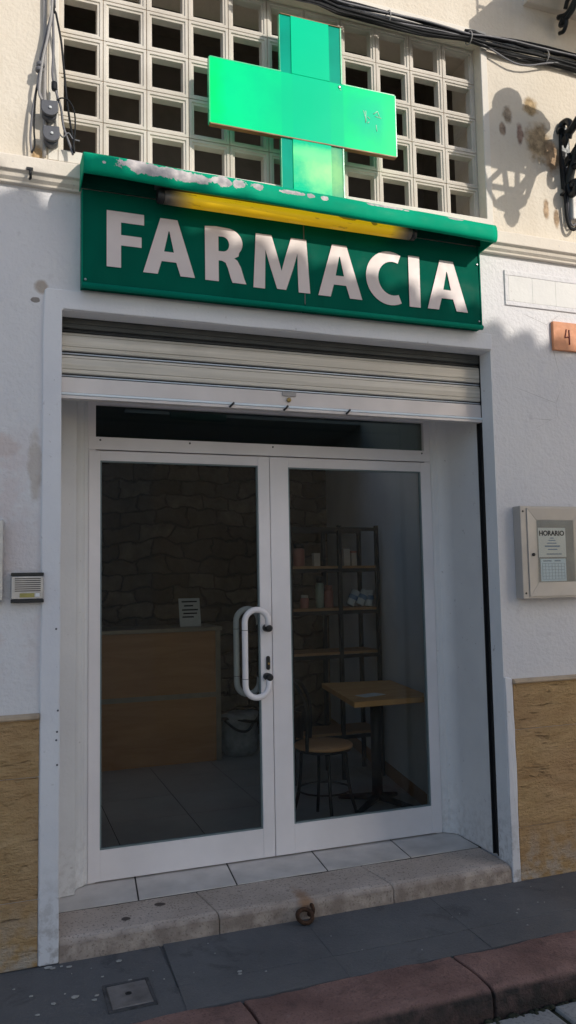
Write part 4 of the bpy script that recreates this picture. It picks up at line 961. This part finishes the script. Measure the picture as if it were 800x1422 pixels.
T = thing('door_intercom', 'grey metal intercom panel with black speaker slots and yellowed label', 'intercom', (.12, -.02, 1.58))
bx('plate', intm, T, .055, .188, -.030, -.001, 1.532, 1.632, bevel=.003)
bx('top_cap', blackmetal, T, .054, .189, -.034, -.001, 1.6325, 1.646, bevel=.002); bx('bottom_cap', blackmetal, T, .054, .189, -.034, -.001, 1.517, 1.5315, bevel=.002)
bm = nb()
for i in range(7): box(bm, .070, .176, -.0316, -.0302, 1.566 + .0088 * i, 1.5695 + .0088 * i)
obj('speaker_slots', bm, darkgap, T)
bx('name_label', labelm, T, .090, .150, -.0325, -.0305, 1.540, 1.558); bx('call_button', chinam, T, .154, .172, -.034, -.0305, 1.541, 1.557, bevel=.002)
T = thing('display_case', 'grey metal edge of a wall case cut off beside the intercom', 'display case', (-.15, -.02, 1.7))
bm = nb(); box(bm, -.004, .022, -.050, -.001, 1.528, 1.873); box(bm, -.42, -.004, -.050, -.001, 1.853, 1.873); box(bm, -.42, -.004, -.050, -.001, 1.528, 1.546); box(bm, -.44, -.42, -.050, -.001, 1.528, 1.873); obj('case_frame', bm, intm, T, .003)
bx('inner_frame', blackmetal, T, -.010, -.0045, -.046, -.002, 1.547, 1.852); bx('pane', case_glass, T, -.42, -.010, -.036, -.033, 1.547, 1.852); bx('backing', gasket, T, -.42, -.010, -.012, -.002, 1.547, 1.852)
T = thing('house_number', 'terracotta house number tile with a brown hand painted four', 'number tile', (3.05, -.01, 2.95))
bx('tile', terracotta, T, 2.952, 3.142, -.022, -.001, 2.868, 3.034, bevel=.003)
bm = nb()
tube(bm, smooth_pts([(3.042, -.0235, 2.992), (3.036, -.0235, 2.965), (3.030, -.0235, 2.943)], 4), .0038, 6); tube(bm, smooth_pts([(3.030, -.0235, 2.943), (3.045, -.0235, 2.947), (3.062, -.0235, 2.946)], 4), .0036, 6); tube(bm, smooth_pts([(3.060, -.0235, 2.990), (3.0615, -.0235, 2.95), (3.060, -.0235, 2.905)], 4), .0042, 6)
obj('digit', bm, numink, T)
T = thing('street_plate', 'whitewashed ceramic plate of blank square tiles beneath the cornice', 'street plate', (3.0, -.01, 3.2))
bm = nb(); box(bm, 2.648, 3.50, -.008, -.001, 3.275, 3.306); box(bm, 2.648, 3.50, -.008, -.001, 3.102, 3.128); box(bm, 2.648, 2.672, -.008, -.001, 3.128, 3.275); box(bm, 3.476, 3.50, -.008, -.001, 3.128, 3.275); obj('border', bm, rough_white, T, .004)
wtile = smooth_plaster('whitewashed_tile', (.72, .71, .70), (.78, .77, .75), 0)
for i in range(5): bx('plain_tile', wtile, T, 2.6722 + .1606 * i, 2.6722 + .1606 * i + .1604, -.0068, -.001, 3.1282, 3.2748, bevel=.0022)

T = thing('utility_cover', 'square worn grey utility cover set in the dark pavement', 'manhole cover', (.5, -.38, 0))
bm = nb(); box(bm, .408, .592, -.487, -.473, -.01, .0035); box(bm, .408, .592, -.289, -.275, -.01, .0035); box(bm, .408, .421, -.473, -.289, -.01, .0035); box(bm, .579, .592, -.473, -.289, -.01, .0035); obj('frame', bm, simple('sunk_frame_iron', (.085, .085, .09), .8, 0, .5, 30, .5, 60), T)
bm = nb(); box(bm, .4225, .5775, -.4715, -.2905, -.01, .005); jitter(bm, .006, 14); obj('lid', bm, covermetal, T, .003)
bm = nb(); lathe(bm, [(.013, .004), (.013, .0062), (.006, .0064)], (.497, -.377, 0), 10); obj('lifting_hole', bm, blackmetal, T)
T = thing('tether_ring', 'rusty iron tether ring hanging from the front of the doorstep', 'iron ring', (1.37, -.02, .05))
bm = nb(); tube(bm, [(1.362 + .036 * math.cos(a), -.050 + .022 * math.sin(a), .034 + .022 * math.sin(a)) for a in [2 * PI * i / 18 for i in range(18)]], .0105, 8, True); jitter(bm, .0015, 30); obj('ring', bm, rust, T)
bm = nb(); tube(bm, smooth_pts([(1.412, .0, .060), (1.412, -.020, .060), (1.411, -.032, .046), (1.406, -.034, .032), (1.400, -.022, .022), (1.398, .0, .022)], 4), .009, 8); obj('staple', bm, rust, T)

# ------------------------------------------------------------------ the house across the street (casts the shade; its eave throws the scalloped edge)
ang = math.atan2(-.72, 3.2)
HO = thing('opposite_house', 'plain plastered house with clay tiled eave on the other side of the street', 'house', (1.2, -3.62, -.13))
dvec = Vector((math.cos(ang), math.sin(ang), 0)); nvec = Vector((-math.sin(ang), math.cos(ang), 0))     # along the front / towards our facade
E0 = Vector((2.48, -3.9, 5.66))                      # a point of the eave edge
def HP(s, n, z): p = E0 + dvec * s + nvec * n; return (p.x, p.y, z)
def hbox(bm, s0, s1, n0, n1, z0, z1):
    v = [bm.verts.new(HP(s, n_, z)) for s in (s0, s1) for n_ in (n0, n1) for z in (z0, z1)]
    for f in ((0, 1, 3, 2), (4, 6, 7, 5), (0, 4, 5, 1), (2, 3, 7, 6), (0, 2, 6, 4), (1, 5, 7, 3)): bm.faces.new([v[i] for i in f])
H0, H1 = -.75, 4.15
bm = nb(); hbox(bm, H0, H1, -3.2, -.40, -.13, 5.62); obj('wall', bm, opp_wall, HO)
bm = nb(); v = [bm.verts.new(HP(s, n_, z)) for s, n_, z in ((H0 - .1, -.02, 5.63), (H1 + .1, -.02, 5.63), (H1 + .1, -3.3, 6.4), (H0 - .1, -3.3, 6.4))]; bm.faces.new(v)
r_ = bmesh.ops.extrude_face_region(bm, geom=bm.faces[:]); bmesh.ops.translate(bm, vec=(0, 0, -.05), verts=[x for x in r_['geom'] if isinstance(x, bmesh.types.BMVert)])
rf = obj('roof', bm, rooftile, HO)
bm = nb(); s = H0
while s < H1:
    p0, p1 = Vector(HP(s, 0.02, 5.625)), Vector(HP(s, -3.2, 6.37))
    tube(bm, [p0, p0.lerp(p1, .5), p1], .088, 10); s += .245
obj('roof_tiles', bm, rooftile, rf)
for s in (.5, 2.0, 3.4):
    for z0, z1 in ((.9, 2.2), (3.2, 4.7)):
        if s == 2.0 and z0 < 1:
            bm = nb(); hbox(bm, s - .5, s + .5, -.40, -.37, -.1, 2.2); dd = obj('door', bm, shutter_wood, HO); bm = nb(); hbox(bm, s + .36, s + .40, -.37, -.33, .9, 1.0); obj('handle', bm, iron, dd); continue
        bm = nb(); hbox(bm, s - .42, s + .42, -.398, -.36, z0, z1); w_ = obj('window', bm, shutter_wood, HO)
        bm = nb(); hbox(bm, s - .5, s + .5, -.398, -.30, z0 - .08, z0 - .002); obj('sill', bm, corn_m, w_)

# ------------------------------------------------------------------ light
sun_dir = Vector((.61, -1.0, .60)).normalized()
W = bpy.data.worlds.new('World'); S.world = W; W.use_nodes = True
nt = W.node_tree; nt.nodes.clear()
sky = nt.nodes.new('ShaderNodeTexSky'); sky.sky_type = 'NISHITA'; sky.sun_disc = False
sky.sun_elevation = math.asin(sun_dir.z); sky.sun_rotation = math.atan2(sun_dir.x, sun_dir.y)
sky.air_density = 1.0; sky.dust_density = 1.4; sky.ozone_density = 1.2
bg = nt.nodes.new('ShaderNodeBackground'); bg.inputs[1].default_value = .15
wo = nt.nodes.new('ShaderNodeOutputWorld'); nt.links.new(sky.outputs[0], bg.inputs[0]); nt.links.new(bg.outputs[0], wo.inputs[0])
sl = bpy.data.lights.new('sun', 'SUN'); sl.energy = 3.1; sl.angle = R(.6); sl.color = (1.0, .93, .82)
so = bpy.data.objects.new('sun', sl); C.objects.link(so); so.location = (4, -7, 8)
so.rotation_euler = (-sun_dir).to_track_quat('-Z', 'Y').to_euler()

# ------------------------------------------------------------------ camera
f_px, yaw, pitch, roll = 1100., 0.351936459, 0.0838601783, -0.0183734805
cy, sy, cp, sp = math.cos(yaw), math.sin(yaw), math.cos(pitch), math.sin(pitch)
fw = Vector((sy * cp, cy * cp, sp)); rt = Vector((cy, -sy, 0)); up = rt.cross(fw)
r2 = math.cos(roll) * rt + math.sin(roll) * up; u2 = -math.sin(roll) * rt + math.cos(roll) * up
cd = bpy.data.cameras.new('camera'); cam = bpy.data.objects.new('camera', cd); C.objects.link(cam)
cd.sensor_fit = 'VERTICAL'; cd.sensor_height = 36.; cd.lens = f_px / 1422. * 36.; cd.clip_start = .05; cd.clip_end = 300
M = Matrix((r2, u2, -fw)).transposed().to_4x4(); M.translation = (0, -3.63, 1.6); cam.matrix_world = M
S.camera = cam

S.render.engine = 'CYCLES'
S.cycles.use_denoising = True
S.cycles.max_bounces = 10; S.cycles.diffuse_bounces = 6; S.cycles.transparent_max_bounces = 16; S.cycles.caustics_reflective = False; S.cycles.caustics_refractive = False
S.cycles.sample_clamp_indirect = 8
S.view_settings.view_transform = 'Standard'; S.view_settings.look = 'None'; S.view_settings.exposure = 0; S.view_settings.gamma = 1
